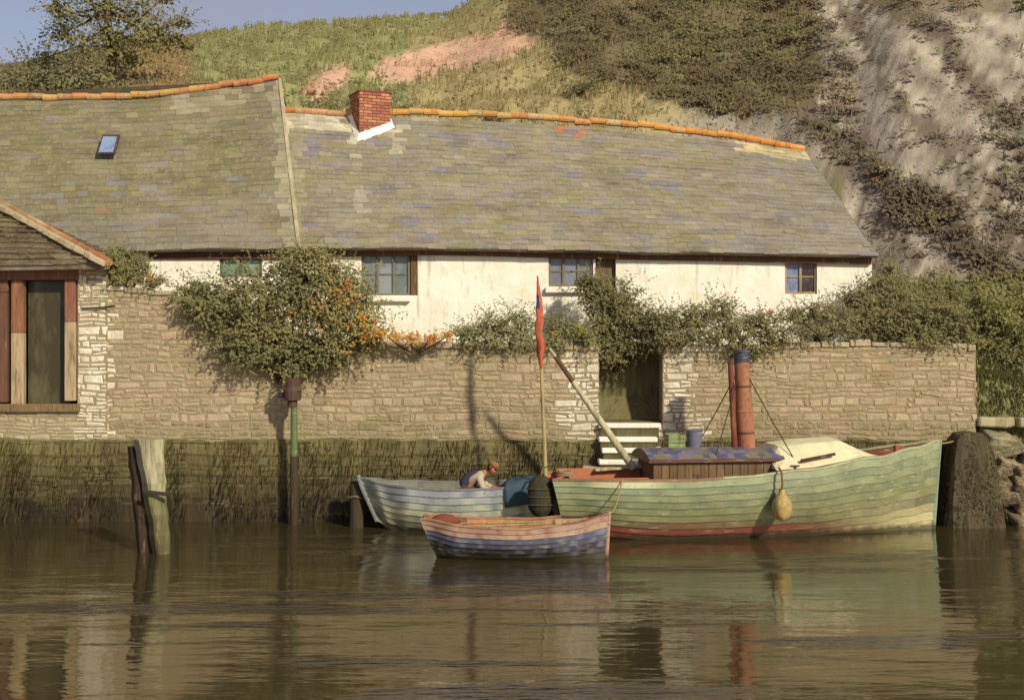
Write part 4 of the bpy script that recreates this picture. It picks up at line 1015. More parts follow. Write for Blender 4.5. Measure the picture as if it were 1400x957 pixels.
def tyre_fender():
    y = 23.62; p = P(739, 678, y); t = thing('bundle_fender', 'big dark round fender hanging at the launch stern beside the rowing boat', 'fender', (p.x, p.y, p.z-.4))
    mb = MB(); n = 20; vs = []; prof = [(-.40, .05), (-.36, .14), (-.24, .22), (-.1, .25), (.1, .25), (.24, .22), (.35, .15), (.40, .06)]
    for z, r_ in prof:
        for j in range(n):
            a = 2*math.pi*j/n; rr = r_*(1+.07*nzv(j*.8, z*6)); vs.append((p.x+rr*math.cos(a), p.y+rr*.8*math.sin(a), p.z+z))
    fs = [(i*n+j, i*n+(j+1) % n, (i+1)*n+(j+1) % n, (i+1)*n+j) for i in range(len(prof)-1) for j in range(n)]+[tuple(range(n-1, -1, -1)), tuple(range((len(prof)-1)*n, len(prof)*n))]
    mb.add(vs, fs, [jit(mixc(c(52, 60, 50), c(70, 62, 40), random.random()), .2) for _ in fs]); mb.build('fender_body', M_cloth, t, smooth=True)
    mb = MB()
    for z in (-.15, .0, .15): mb.tube([(p.x+.255*math.cos(a), p.y+.21*math.sin(a), p.z+z) for a in [k*math.pi/8 for k in range(17)]], .014, c(78, 72, 52), 5, cap=False)
    mb.tube([p+Vector((0, 0, .38)), p+Vector((.05, .14, .52)), p+Vector((.12, .3, .52))], .018, c(110, 92, 60), 6); mb.build('lashing', M_rope, t)
tyre_fender()

def dinghy():
    a, b = Vector((X(577, 21.85), 21.85, 0)), Vector((X(831, 21.75), 21.75, 0)); d = b-a; Ln = d.length; M = frame(a.x, a.y, 0, math.atan2(d.y, d.x))
    t = thing('dinghy', 'small dinghy with pink and violet strakes and an orange inside, nearest boat', 'dinghy', (a+b)/2)
    hl = Hull(Ln, [(0, .28), (.2, .5), (.45, .61), (.7, .52), (.88, .28), (1, .03)], [(0, .70), (.3, .60), (.55, .585), (.8, .65), (1, .76)], [(0, .0), (.2, -.12), (.8, -.14), (1, -.12)], M, 2.3, .05, .26)
    def hc(tt, k, z, side):
        base = [c(164, 124, 100), c(172, 138, 114), c(84, 84, 104), c(74, 76, 96), c(50, 48, 48), c(40, 36, 32), c(52, 50, 44), c(44, 44, 36)][min(k, 7)]  # strake paint; low strakes darkened further to carry the hull's shade
        n = nzv(tt*20, k*1.7, 14); base = mixc(base, c(146, 84, 62), .9*max(0, n*1.8)) if k < 2 else mixc(base, c(128, 124, 152), .6*max(0, n*1.6))
        return jit(base, .02)
    mb = MB(); hl.skin(mb, 0, 8, hc, 100); hull = mb.build('hull', M_paint, t)
    mb = MB(); hl.skin(mb, 0, 4, lambda tt, k, z, s: jit(c(206, 122, 56) if .22 < tt < .8 else c(150, 84, 50), .12), 30, inn=.03); mb.build('inner_planking', M_paint, hull)
    mb = MB(); hl.rail(mb, .045, .028, lambda tt: jit(c(176, 128, 94) if tt < .75 else c(120, 78, 60), .14)); mb.build('gunwale', M_paint, hull)
    mb = MB(); hl.stem(mb, c(182, 140, 118), .035, .05); mb.build('stem_post', M_paint, hull)
    mb = MB(); hl.floor(mb, .66, c(150, 90, 52), .04); mb.build('floor_boards', M_wood, t)
    for tt in (.3, .55, .8): hl.thwart(tt, .22, jit(c(184, 108, 54), .1), .18, .03, .03).build('thwart', M_wood, t)
    a_, b_ = hl.pt(1, 0, 1)+Vector((0, 0, .05)), LH.pt(.16, 0, -1)+Vector((0, 0, .04))
    mb = MB(); mb.tube([a_.lerp(b_, k/10)+Vector((0, 0, -.22*4*(k/10)*(1-k/10))) for k in range(11)], .013, c(160, 140, 100), 6); mb.build('painter_rope', M_rope, t)
    for sd in (-1, 1):
        mb = MB(); q0 = hl.pt(.2, .16, sd, 0, .06)+Vector((0, -sd*.12*0, .05)); q1 = hl.pt(.9, .16, sd, 0, .06).lerp(hl.pt(.9, .16, -sd, 0, .06), .4)+Vector((0, 0, .06)); q0 = q0.lerp(hl.pt(.2, .16, -sd, 0, .06), .25)
        mb.tube([q0, q0.lerp(q1, .72), q0.lerp(q1, .74), q1], [.02, .018, .05, .05], c(178, 150, 104), 8); o_ = mb.build('oar', M_wood); tag(o_, 'oar lying along the near side inside the small dinghy' if sd < 0 else 'oar lying along the far side inside the small dinghy', 'oar')
    # bundle in the stern
    p = hl.pt(.12, 0, 1).lerp(hl.pt(.12, 0, -1), .45); mb = MB(); n = 14; vs = []; prof = [(0, .10), (.04, .20), (.1, .19), (.16, .12), (.19, .03)]
    for z, r_ in prof:
        for j in range(n):
            a_ = 2*math.pi*j/n; rr = r_*(1+.2*nzv(j*.9, z*9, 3)); vs.append((p.x+rr*1.35*math.cos(a_), p.y+rr*.8*math.sin(a_), p.z-.1+z))
    fs = [(i*n+j, i*n+(j+1) % n, (i+1)*n+(j+1) % n, (i+1)*n+j) for i in range(len(prof)-1) for j in range(n)]+[tuple(range(4*n, 5*n)), tuple(range(n-1, -1, -1))]
    mb.add(vs, fs, c(132, 68, 44)); tag(mb.build('sack', M_cloth, None, smooth=True), 'reddish brown sack in the stern of the small dinghy', 'sack')
dinghy()

# ---------------------------------------------------------------- the man in the rowing boat
def skinned(name, joints, edges, mat, parent, root=0, sub=2, col=None):
    """joints: [(co, rx, ry)]; grows one continuous surface with Skin + Subdivision and bakes it."""
    o0 = Vector(joints[root][0]); me = bpy.data.meshes.new(name); me.from_pydata([Vector(j[0])-o0 for j in joints], edges, [])
    o = bpy.data.objects.new(name, me); COL.objects.link(o)
    m = o.modifiers.new('s', 'SKIN'); m.use_smooth_shade = True
    sv = me.skin_vertices[0].data
    for i, j in enumerate(joints): sv[i].radius = (j[1], j[2] if len(j) > 2 else j[1]); sv[i].use_root = (i == root)
    o.modifiers.new('u', 'SUBSURF').levels = sub
    dg = bpy.context.evaluated_depsgraph_get(); dg.update(); ev = o.evaluated_get(dg); nm = bpy.data.meshes.new_from_object(ev)
    o.modifiers.clear(); o.data = nm; nm.name = name; nm.materials.clear(); nm.materials.append(mat)
    at = nm.color_attributes.get('Col') or nm.color_attributes.new('Col', 'FLOAT_COLOR', 'CORNER'); cc = col or c(170, 110, 84)
    at.data.foreach_set('color', [cc[0], cc[1], cc[2], 1]*len(at.data))
    if parent: o.parent = parent; o.location = o0-wloc(parent)
    else: o.location = o0
    return o
def person():
    seat = RH.pt(.46, .17, 1).lerp(RH.pt(.46, .17, -1), .5); y = seat.y-.05
    hip = Vector((X(632, y), y, seat.z+.12))
    t = thing('person', 'man in brown cap, cream shirt and dark waistcoat bending forward in the rowing boat', 'person', (hip.x, hip.y, hip.z-.1))
    V = lambda dx, dy, dz: hip+Vector((dx, dy, dz))
    chest, neck, head = V(.30, 0, .26), V(.47, -.01, .35), V(.60, -.03, .44)
    # body: torso, neck, arms and legs as one surface
    J = [(hip, .15, .13), (V(.15, 0, .16), .14, .12), (chest, .16, .13), (V(.42, 0, .33), .075, .075), (V(.49, -.01, .385), .055, .055),
         (V(.36, -.19, .26), .065), (V(.42, -.25, .04), .05), (V(.62, -.20, .02), .037), (V(.70, -.17, .03), .03),
         (V(.36, .19, .26), .065), (V(.46, .24, .06), .05), (V(.66, .16, .02), .037), (V(.74, .12, .02), .03),
         (V(.08, -.10, -.02), .09), (V(.47, -.13, .02), .07), (V(.42, -.13, -.22), .05), (V(.40, -.13, -.40), .045), (V(.55, -.13, -.43), .035),
         (V(.08, .10, -.02), .09), (V(.47, .13, .02), .07), (V(.42, .13, -.22), .05), (V(.40, .13, -.40), .045), (V(.55, .13, -.43), .035)]
    E_ = [(0, 1), (1, 2), (2, 3), (3, 4), (2, 5), (5, 6), (6, 7), (7, 8), (2, 9), (9, 10), (10, 11), (11, 12), (0, 13), (13, 14), (14, 15), (15, 16), (16, 17), (0, 18), (18, 19), (19, 20), (20, 21), (21, 22)]
    body = skinned('body', J, E_, M_skin, t, 0, 2, c(178, 108, 80))
    # head with face, tilted to look down at his hands
    mb = MB(); hm = Matrix.Translation(head) @ Matrix.Rotation(R(28), 4, 'Y') @ Matrix.Rotation(R(-28), 4, 'Z')
    import bmesh
    bm = bmesh.new(); bmesh.ops.create_uvsphere(bm, u_segments=28, v_segments=20, radius=1)
    vs = []
    for v in bm.verts:
        p = v.co.copy(); x, yy, z = p.x*.098, p.y*.076, p.z*.122
        if z < -.02: x *= 1-(-z-.02)*1.4; yy *= 1-(-z-.02)*3.0; x += .012
        g = lambda cx, cy, cz, s: math.exp(-((x-cx)**2+(yy-cy)**2*1.0+(z-cz)**2)/(s*s))
        if x > .03:
            x += .030*g(.098, 0, -.012, .018)+.012*g(.095, 0, .012, .018)        # nose
            x -= .012*(g(.088, .032, .012, .016)+g(.088, -.032, .012, .016))       # eye sockets
            x += .007*g(.09, 0, .034, .03)+.008*g(.088, 0, -.055, .016)-.006*g(.09, 0, -.066, .008)+.012*g(.075, 0, -.1, .022)
        vs.append(hm @ Vector((x, yy, z)))
    mb.add(vs, [tuple(v.index for v in f.verts) for f in bm.faces], [mixc(c(184, 108, 78), c(196, 96, 70), .6) for _ in bm.faces]); bm.free()
    for s in (1, -1): mb.tube([hm @ Vector((.0, s*.072, .01)), hm @ Vector((-.01, s*.088, .022)), hm @ Vector((-.018, s*.086, -.002)), hm @ Vector((-.008, s*.078, -.026))], [.012, .014, .012, .008], c(180, 100, 76), 6)
    hd = mb.build('head', M_skin, t, smooth=True)
    for s in (1, -1): mb = MB(); mb.tube([hm @ Vector((.078, s*.030, .012)), hm @ Vector((.086, s*.031, .012))], [.011, .007], c(50, 38, 32), 8); mb.build('eye', M_skin, hd)
    mb = MB()
    for i in range(900):
        a_, e_ = rnd(0, 6.28), rnd(-.6, 1.2); d3 = Vector((math.cos(a_)*math.cos(e_), math.sin(a_)*math.cos(e_), math.sin(e_)))
        if d3.x > .25 and d3.z < .5: continue
        mb.leaf(hm @ Vector((d3.x*.104, d3.y*.083, d3.z*.124)), (hm.to_3x3() @ d3), .018, jit(c(80, 54, 32), .2))
    mb.build('hair', M_leaf, hd)
    mb = MB(); vs = []; n = 20; prof = [(.03, .100), (.055, .112), (.09, .118), (.125, .095), (.14, .04)]
    for z, r_ in prof:
        for j in range(n):
            a_ = 2*math.pi*j/n; vs.append(hm @ Vector((r_*1.02*math.cos(a_)-.005, r_*.86*math.sin(a_), z)))
    fs = [(i*n+j, i*n+(j+1) % n, (i+1)*n+(j+1) % n, (i+1)*n+j) for i in range(4) for j in range(n)]+[tuple(range(4*n, 5*n)), tuple(range(n-1, -1, -1))]
    mb.add(vs, fs, c(140, 104, 58))
    pk = [hm @ Vector((.085+.055*math.cos(a_), .07*math.sin(a_), .035-.02*math.cos(a_))) for a_ in [math.pi*(k/8-.5) for k in range(9)]]
    mb.add(pk+[p+hm.to_3x3() @ Vector((0, 0, .01)) for p in pk], [tuple(range(8, -1, -1)), tuple(range(9, 18))]+[(k, k+1, k+10, k+9) for k in range(8)], c(116, 84, 48))
    mb.build('cap', M_cloth, t, smooth=True)
    # shirt, waistcoat, trousers, boots
    S_ = [(V(.02, 0, .05), .155, .14), (V(.15, 0, .17), .155, .135), (V(.29, 0, .26), .175, .145), (V(.42, 0, .34), .085, .085),
          (V(.35, -.20, .26), .085), (V(.415, -.26, .06), .068), (V(.57, -.215, .025), .052), (V(.35, .20, .26), .085), (V(.455, .25, .07), .068), (V(.60, .18, .025), .052)]
    skinned('shirt', S_, [(0, 1), (1, 2), (2, 3), (2, 4), (4, 5), (5, 6), (2, 7), (7, 8), (8, 9)], M_cloth, t, 0, 2, c(184, 168, 138))
    W_ = [(V(-.02, 0, .03), .17, .155), (V(.13, 0, .18), .178, .165), (V(.27, 0, .27), .185, .16), (V(.36, 0, .31), .14, .12)]
    skinned('waistcoat', W_, [(0, 1), (1, 2), (2, 3)], M_cloth, t, 0, 2, c(66, 62, 78))
    T_ = [(V(.0, 0, .0), .165, .15), (V(.10, -.10, -.01), .105), (V(.47, -.13, .025), .085), (V(.42, -.13, -.22), .068), (V(.40, -.13, -.33), .06), (V(.10, .10, -.01), .105), (V(.47, .13, .025), .085), (V(.42, .13, -.22), .068), (V(.40, .13, -.33), .06)]
    skinned('trousers', T_, [(0, 1), (1, 2), (2, 3), (3, 4), (0, 5), (5, 6), (6, 7), (7, 8)], M_cloth, t, 0, 2, c(84, 70, 56))
    for s in (-.13, .13): skinned('boot', [(V(.40, s, -.28), .058), (V(.40, s, -.39), .056), (V(.46, s, -.43), .05), (V(.58, s, -.44), .042)], [(0, 1), (1, 2), (2, 3)], M_cloth, t, 0, 2, c(50, 38, 30))
    # hands: palm and five fingers each, working a line
    for s, pa, dr in ((-1, V(.70, -.17, .03), Vector((.9, .2, -.1))), (1, V(.74, .12, .02), Vector((.85, -.35, -.1)))):
        d = dr.normalized(); sd = Vector((-d.y, d.x, 0)).normalized(); j = [(pa, .03, .022), (pa+d*.045, .042, .022), (pa+d*.08, .040, .02)]; ed = [(0, 1), (1, 2)]
        for k, (of, ln) in enumerate(((-.033, .062), (-.011, .074), (.011, .07), (.033, .055))):
            b_ = pa+d*.085+sd*of; i0 = len(j); dn = Vector((0, 0, -1))
            j += [(b_, .0095), (b_+d*ln*.42, .009), (b_+d*ln*.65+dn*ln*.25, .0085), (b_+d*ln*.7+dn*ln*.55, .0075)]; ed += [(2, i0), (i0, i0+1), (i0+1, i0+2), (i0+2, i0+3)]
        i0 = len(j); tb = pa+d*.03-sd*s*-.03; j += [(tb, .013), (tb+d*.03+sd*s*.03, .011), (tb+d*.06+sd*s*.03+Vector((0, 0, -.02)), .009)]; ed += [(1, i0), (i0, i0+1), (i0+1, i0+2)]
        skinned('hand', j, ed, M_skin, t, 0, 1, c(186, 112, 82))
person()

# ---------------------------------------------------------------- posts and the weedy pier
def posts():
    Y = 22.2; t = thing('mooring_post', 'thick leaning timber mooring post with pale worn right face, standing in the water', 'post', (X(222, Y), Y, 0))
    def timber(pts, wd, dp, colf, rot, name):
        mb = MB(); rings = []
        for i, p in enumerate(pts):
            M = Matrix.Translation(p) @ Matrix.Rotation(rot, 4, 'Z'); w_, d_ = wd[i], dp[i]; k = .25*w_
            for (u, v) in ((-w_, -d_+k), (-w_+k, -d_), (0, -d_*1.03), (w_-k, -d_), (w_, -d_+k), (w_, d_-k), (w_-k, d_), (-w_+k, d_), (-w_, d_-k)):
                rings.append(M @ Vector((u+nzv(i*.9, u*4, rot)*.03, v+nzv(i*.8, v*4, 7)*.03, 0)))
        n = 9; fs = [(i*n+j, i*n+(j+1) % n, (i+1)*n+(j+1) % n, (i+1)*n+j) for i in range(len(pts)-1) for j in range(n)]+[tuple(range((len(pts)-1)*n, len(pts)*n))]
        mb.add(rings, fs, [colf((f//n)/(len(pts)-1)) for f in range(len(fs))]); return mb.build(name, M_wood, t)
    n = 14
    def line(a, b): return [P(lerp(a[0], b[0], i/n), lerp(a[1], b[1], i/n), Y) for i in range(n+1)]
    pts = line((226, 800), (204, 604)); pts[-1] += Vector((0, 0, .05)); 
    timber(pts, [.13+.09*(i/n)**2+.03*nzv(i*.9, 2) for i in range(n+1)], [.13+.06*(i/n) for i in range(n+1)], lambda u: jit(mixc(mixc(c(70, 60, 38), c(112, 112, 70), u*1.6), c(168, 158, 124), (u+rnd(-.08, .08)-.56)*5), .07), R(38), 'main_timber')
    pts = [p+Vector((-.20, .2, 0)) for p in line((214, 800), (196, 612))]
    timber(pts, [.12]*(n+1), [.14]*(n+1), lambda u: jit(c(56, 42, 28), .1), R(30), 'back_timber')
    mb = MB(); p = P(216, 674, Y-.27); mb.bev((-.26, -.03, -.03), (.22, .03, .03), .01, c(60, 48, 34), Matrix.Translation(p) @ Matrix.Rotation(R(6), 4, 'Y')); mb.build('iron_band', M_metal, t)
    Y = 25.45; b = Vector((X(402, Y), Y, 0)); t = thing('channel_marker', 'slim green pole with rusty cap standing against the quay wall', 'post', b)
    mb = MB(); mb.tube([b+Vector((0, 0, -.6)), b+Vector((0, 0, 1.4))], [.085, .08], c(64, 50, 36), 12); mb.build('foot', M_weed, t)
    mb = MB(); mb.tube([b+Vector((0, 0, 1.405)), P(402, 548, Y)], [.075, .065], c(88, 110, 62), 12); mb.build('pole', M_paint, t)
    mb = MB(); q = P(400, 548, Y); mb.tube([q+Vector((0, 0, -.12)), q+Vector((0, 0, .0)), q+Vector((0, 0, .02)), q+Vector((0, 0, .2)), q+Vector((0, 0, .3)), q+Vector((0, 0, .42)), q+Vector((0, 0, .47))], [.10, .10, .17, .19, .16, .17, .10], c(84, 60, 48), 14); mb.tube([q+Vector((-.02, 0, .1)), q+Vector((-.3, .05, .12))], [.06, .05], c(76, 56, 58), 8); mb.build('cap', M_metal, t)
    # dark mooring pile at the bow of the rowing boat
    Y = 24.9; b = Vector((X(484, Y), Y+.25, 0)); t = thing('mooring_pile', 'short black weedy pile at the left end of the rowing boat', 'post', b)
    mb = MB(); mb.tube([b+Vector((0, 0, -.6)), b+Vector((.02, 0, .3)), b+Vector((.0, 0, .85)), b+Vector((.0, 0, .93))], [.15, .14, .12, .08], c(62, 54, 38), 12); mb.build('timber', M_weed, t)
    mb = MB(); q = b+Vector((0, 0, .62)); mb.tube([q+Vector((.15*math.cos(a), .15*math.sin(a), .02*math.sin(3*a))) for a in [k*math.pi/6 for k in range(13)]], .025, c(110, 94, 62), 6); mb.tube([q+Vector((.15, 0, 0)), RH.pt(1, 0, 1)+Vector((0, 0, .02))], .018, c(110, 94, 62), 6); mb.build('mooring_rope', M_rope, t)
    # weed covered pier at the right end
    mb = MB(); t = thing('stone_pier', 'tapering dark weed covered stone pier behind the launch bow', 'pier', (X(1330, 25.4), 25.4, 0))
    n, m = 30, 16; vs = []; cx, cy = X(1330, 25.4), 25.5
    prof = [(-.9, .80), (0, .72), (.5, .66), (1.0, .58), (1.4, .50), (1.72, .42), (1.86, .30), (1.9, .05)]
    for z, r_ in prof:
        for j in range(n):
            a = 2*math.pi*j/n; k = 1/max(abs(math.cos(a)), abs(math.sin(a)))**.55; rr = r_*k*.93*(1+.12*nzv(math.cos(a)*2, math.sin(a)*2, z*1.7)); vs.append((cx+rr*math.cos(a)+z*-.03, cy+rr*.75*math.sin(a), z+.04*nzv(a, z, 5)))
    fs = [(i*n+j, i*n+(j+1) % n, (i+1)*n+(j+1) % n, (i+1)*n+j) for i in range(len(prof)-1) for j in range(n)]+[tuple(range(7*n, 8*n))]
    mb.add(vs, fs, [jit(mixc(c(72, 62, 40), c(92, 80, 54), random.random()), .12) for _ in fs]); mb.build('pier_body', M_weed, t)
    mb = MB()
    for i in range(2600):
        z = rnd(.05, 1.85); a = rnd(0, 6.28); r_ = interp(prof, z); k = 1/max(abs(math.cos(a)), abs(math.sin(a)))**.55
        p = Vector((cx+r_*k*.96*math.cos(a)-z*.03, cy+r_*k*.73*math.sin(a), z)); nn = Vector((math.cos(a), math.sin(a), rnd(-.3, .6))).normalized(); mb.leaf(p, nn, rnd(.015, .04), jit(random.choice([c(92, 80, 50), c(100, 90, 56), c(84, 70, 48), c(110, 98, 66)]), .12))
    mb.build('hanging_weed', M_leaf, t)['kind'] = 'stuff'
    # pale landing stones on the bank
    mb = MB()
    for k in range(70):
        px = rnd(1346, 1520); py = 574 if k < 14 else rnd(592, 705); Y = 26.2-(py-574)/130*.7; p = P(px, py, Y); q = rnd(.14, .3)
        colr = c(166, 162, 124) if k < 14 else mixc(c(116, 118, 84), c(70, 62, 46), (py-600)/50+rnd(-.2, .2))
        mb.bev((-q*1.3, -q, -.14), (q*1.3, q, .06), .03, jit(colr, .1), Matrix.Translation(p) @ Matrix.Rotation(rnd(-.3, .3), 4, 'Z') @ Matrix.Rotation(rnd(-.12, .12) if k < 14 else rnd(-.3, .3), 4, 'Y') @ Matrix.Rotation(0 if k < 14 else .4, 4, 'X'))
    tag(mb.build('bank_stones', M_stone), 'rough greenish stones tumbling down the bank beyond the wall end', 'stones', kind='stuff')
posts()

# ---------------------------------------------------------------- trees and shrubs
def blob(mb, cen, rad, n, pal, ls, shell=.3, flat=0, spray=True):
    def hue(p, k=.5):
        q = noise.noise(p*1.9)+.3*noise.noise(p*7)+rnd(-.15, .15)
        return jit(mixc(pal[int(max(0, min(.999, q*.9+.5))*len(pal))], c(176, 172, 112), k), .13)
    for _ in range(n):
        d = Vector((random.gauss(0, 1), random.gauss(0, 1), random.gauss(0, 1))).normalized()
        k = rnd(shell, 1.0)**.7; lump = 1+.6*noise.noise(d*2.1+cen)+.35*noise.noise(d*5+cen)
        p = cen+Vector((d.x*rad[0], d.y*rad[1], d.z*rad[2]))*k*lump
        if noise.noise(p*5.5+Vector((3, 3, 3))) < -.22: continue
        nn = (d*.8+SUN*.8+Vector((rnd(-1, 1), rnd(-1, 1), rnd(-.3, 1)))).normalized()
        mb.leaf(p, nn, ls*rnd(.5, .95), hue(p))
    if spray:
        for _ in range(int(5+n/75)):
            d = Vector((random.gauss(0, 1), random.gauss(0, .6)-.3, random.gauss(0, 1))).normalized()
            p = cen+Vector((d.x*rad[0], d.y*rad[1], d.z*rad[2]))*rnd(.75, 1.05); v = (d+Vector((rnd(-.5, .5), rnd(-.3, .1), rnd(-.1, .7)))).normalized(); st = max(.02, ls*.6); cl = hue(p, .45)
            for k in range(random.randint(6, 12)):
                p = p+v*st; v = (v+Vector((rnd(-.15, .15), 0, -.07))).normalized()
                mb.leaf(p+Vector((rnd(-1, 1), rnd(-1, 1), rnd(-1, 1)))*ls*.35, (SUN+Vector((rnd(-1, 1), rnd(-1, 1), rnd(-.3, 1)))).normalized(), ls*rnd(.4, .8), jit(cl, .1))
G_MIX = [c(58, 52, 30), c(74, 66, 34), c(92, 84, 42), c(84, 76, 56), c(112, 104, 50), c(136, 124, 60), c(110, 76, 42)]
G_DARK = [c(48, 38, 26), c(62, 50, 30), c(74, 58, 34), c(86, 74, 40), c(92, 70, 48), c(104, 92, 52)]
G_GREY = [c(84, 78, 52), c(104, 100, 66), c(122, 118, 78), c(138, 134, 92), c(116, 108, 88), c(96, 84, 60)]
G_BROWN = [c(72, 54, 34), c(92, 76, 46), c(110, 94, 60), c(104, 74, 50), c(124, 110, 72), c(84, 76, 56), c(132, 92, 60)]
G_YEL = [c(92, 92, 42), c(122, 122, 52), c(150, 146, 60), c(172, 160, 66), c(110, 112, 50)]
def shrub(name, label, cat, lobes, pal, ls=.055, dens=1.0, flowers=None, group=None, base=None):
    cs = [P(px, py, Y) for (px, py, Y, *_) in lobes]
    lo = base or Vector((sum(p.x for p in cs)/len(cs), sum(p.y for p in cs)/len(cs), min(p.z for p in cs)-.3))
    t = thing(name, label, cat, lo, group); mb = MB(); st = MB()
    for (px, py, Y, rx, ry, rz), p in zip(lobes, cs):
        n = int(dens*1750*(rx*rz)**.8/(.34**1.6)); n = min(n, 12000)
        blob(mb, p, (rx, ry, rz), n, pal, ls); blob(mb, p, (rx*1.35, ry*1.2, rz*1.3), n//4, pal, ls, .6); blob(mb, p, (rx*1.7, ry*1.2, rz*1.6), n//16, pal, ls*.8, .7)
        st.tube([lo+Vector((rnd(-.1, .1), 0, 0)), lo.lerp(p, .6)+Vector((rnd(-.1, .1), 0, 0)), p], [.03, .02, .01], c(84, 66, 46), 5)
    mb.build('foliage', M_leaf, t); st.build('stem', M_wood, t)
    if flowers:
        for (px, py, Y, sp, n, cols) in flowers:
            fl = MB(); n = int(n*1.1)
            q = P(px, py, Y)
            for _ in range(n):
                p = q+Vector((random.gauss(0, sp), rnd(-.15, .02), random.gauss(0, sp*.7))); col = random.choice(cols)
                for k in range(5):
                    a = k*1.2566+rnd(-.2, .2); d = Vector((math.cos(a), -.7, math.sin(a))).normalized(); fl.leaf(p+d*.018, (d+Vector((0, -1, .4))).normalized(), .02, jit(col, .12))
            fl.build('flowers', M_leaf, t)['kind'] = 'stuff'
    return t
OR, YE, RE = c(222, 136, 54), c(226, 178, 66), c(196, 96, 56)
def plants():
    shrub('flowering_shrub', 'big rounded shrub with yellow and orange flowers spilling over the wall below the left cottage', 'shrub',
        [(290, 420, 25.9, .62, .4, .42), (350, 410, 25.9, .8, .5, .62), (430, 400, 25.9, .85, .5, .72), (480, 425, 25.9, .6, .45, .6), (370, 465, 25.75, .8, .4, .5), (440, 478, 25.75, .6, .35, .42), (330, 480, 25.75, .4, .3, .28), (415, 365, 26.3, .5, .4, .35), (270, 400, 26.2, .35, .3, .25), (400, 505, 25.75, .3, .25, .2), (500, 462, 25.8, .3, .25, .25)],
        G_MIX, .06, .75, [(480, 400, 25.35, .22, 40, [OR, YE]), (500, 440, 25.4, .18, 60, [OR, YE, YE]), (505, 458, 25.4, .16, 40, [YE, OR]), (460, 370, 25.6, .12, 14, [RE, OR]), (440, 430, 25.3, .3, 30, [OR, YE]), (470, 478, 25.4, .15, 14, [YE])])
    shrub('climbing_rose', 'light yellow green leafy shoots rising above the big shrub beside the left window', 'shrub',
        [(440, 372, 25.75, .38, .3, .3), (472, 395, 25.6, .35, .25, .35), (405, 352, 26.2, .25, .25, .2), (455, 425, 25.45, .3, .2, .3)], [c(120, 120, 62), c(146, 144, 80), c(164, 158, 96), c(132, 124, 70), c(156, 110, 62)], .05, .45, [(478, 385, 25.3, .1, 14, [OR, RE]), (430, 372, 25.4, .1, 8, [c(206, 198, 170)])])
    shrub('nasturtium', 'bright orange and yellow flowers trailing along the wall top below the white cottage wall', 'flowers',
        [(530, 461, 25.8, .22, .2, .06), (555, 464, 25.8, .22, .2, .05), (585, 465, 25.8, .24, .2, .05), (612, 459, 25.8, .15, .2, .06)], [c(176, 140, 66), c(150, 130, 64)], .03, .4,
        [(522, 456, 25.58, .08, 46, [YE, YE, OR]), (540, 460, 25.58, .09, 60, [YE, OR]), (565, 462, 25.58, .10, 70, [OR, YE]), (590, 463, 25.58, .09, 60, [OR]), (612, 459, 25.58, .05, 34, [YE, OR])])
    shrub('grass_tuft', 'ragged green and rust weeds growing over the boathouse wall top', 'weeds',
        [(165, 352, 26.3, .3, .3, .25), (150, 368, 26.1, .25, .25, .16), (190, 368, 26.2, .3, .3, .22), (210, 385, 26.1, .22, .2, .14), (170, 382, 25.95, .3, .15, .12)], G_MIX, .045, .9, [(205, 378, 25.9, .06, 8, [OR])])
    shrub('grey_shrub', 'grey green shrub on the wall top left of the red pennant', 'shrub',
        [(640, 455, 26.2, .35, .3, .18), (675, 447, 26.3, .42, .35, .3), (710, 444, 26.3, .35, .35, .34), (680, 470, 26.0, .45, .25, .16), (650, 470, 26, .3, .2, .14), (718, 468, 26.0, .25, .2, .16)], G_GREY, .045, .8)
    shrub('grey_shrub', 'grey green shrub with yellow sprigs on the wall between pennant and gateway', 'shrub',
        [(765, 446, 26.3, .34, .3, .28), (795, 455, 26.2, .28, .3, .22), (760, 470, 26.0, .3, .2, .15), (805, 468, 25.95, .15, .2, .13)], G_GREY, .045, .8, [(792, 452, 25.95, .08, 26, [c(176, 170, 60), c(150, 150, 56)]), (757, 457, 25.95, .05, 8, [YE])])
    shrub('climbing_shrub', 'tall dark climbing shrub filling the space above the gateway', 'shrub',
        [(815, 400, 27.4, .3, .35, .34), (840, 412, 27.2, .5, .4, .45), (865, 440, 26.9, .55, .4, .38), (825, 450, 26.8, .35, .35, .4), (850, 470, 26.7, .5, .3, .28), (885, 450, 26.7, .4, .35, .3), (800, 388, 27.6, .2, .25, .2), (890, 472, 26.5, .25, .3, .2), (838, 490, 26.6, .3, .25, .14)], G_DARK, .055, .9)
    shrub('creeper', 'rusty green creeper hanging over the wall right of the gateway', 'creeper',
        [(915, 440, 26.3, .4, .4, .28), (950, 436, 26.3, .45, .4, .28), (985, 425, 26.4, .38, .4, .3), (960, 462, 25.95, .5, .25, .2), (1005, 452, 26.0, .5, .3, .25), (1040, 440, 26.2, .42, .35, .25), (920, 466, 25.95, .4, .25, .17), (1060, 462, 25.95, .4, .25, .2), (1020, 478, 25.9, .4, .2, .15)], G_BROWN, .048, .8, [(1050, 426, 25.9, .04, 7, [RE]), (1120, 425, 25.9, .1, 6, [RE])])
    shrub('bramble', 'low brown bramble along the wall top under the small right window', 'shrub',
        [(1090, 432, 26.4, .4, .35, .2), (1125, 425, 26.4, .42, .35, .25), (1110, 452, 26.0, .45, .3, .18), (1150, 445, 26.1, .4, .3, .24)], G_GREY+G_BROWN, .045, .75)
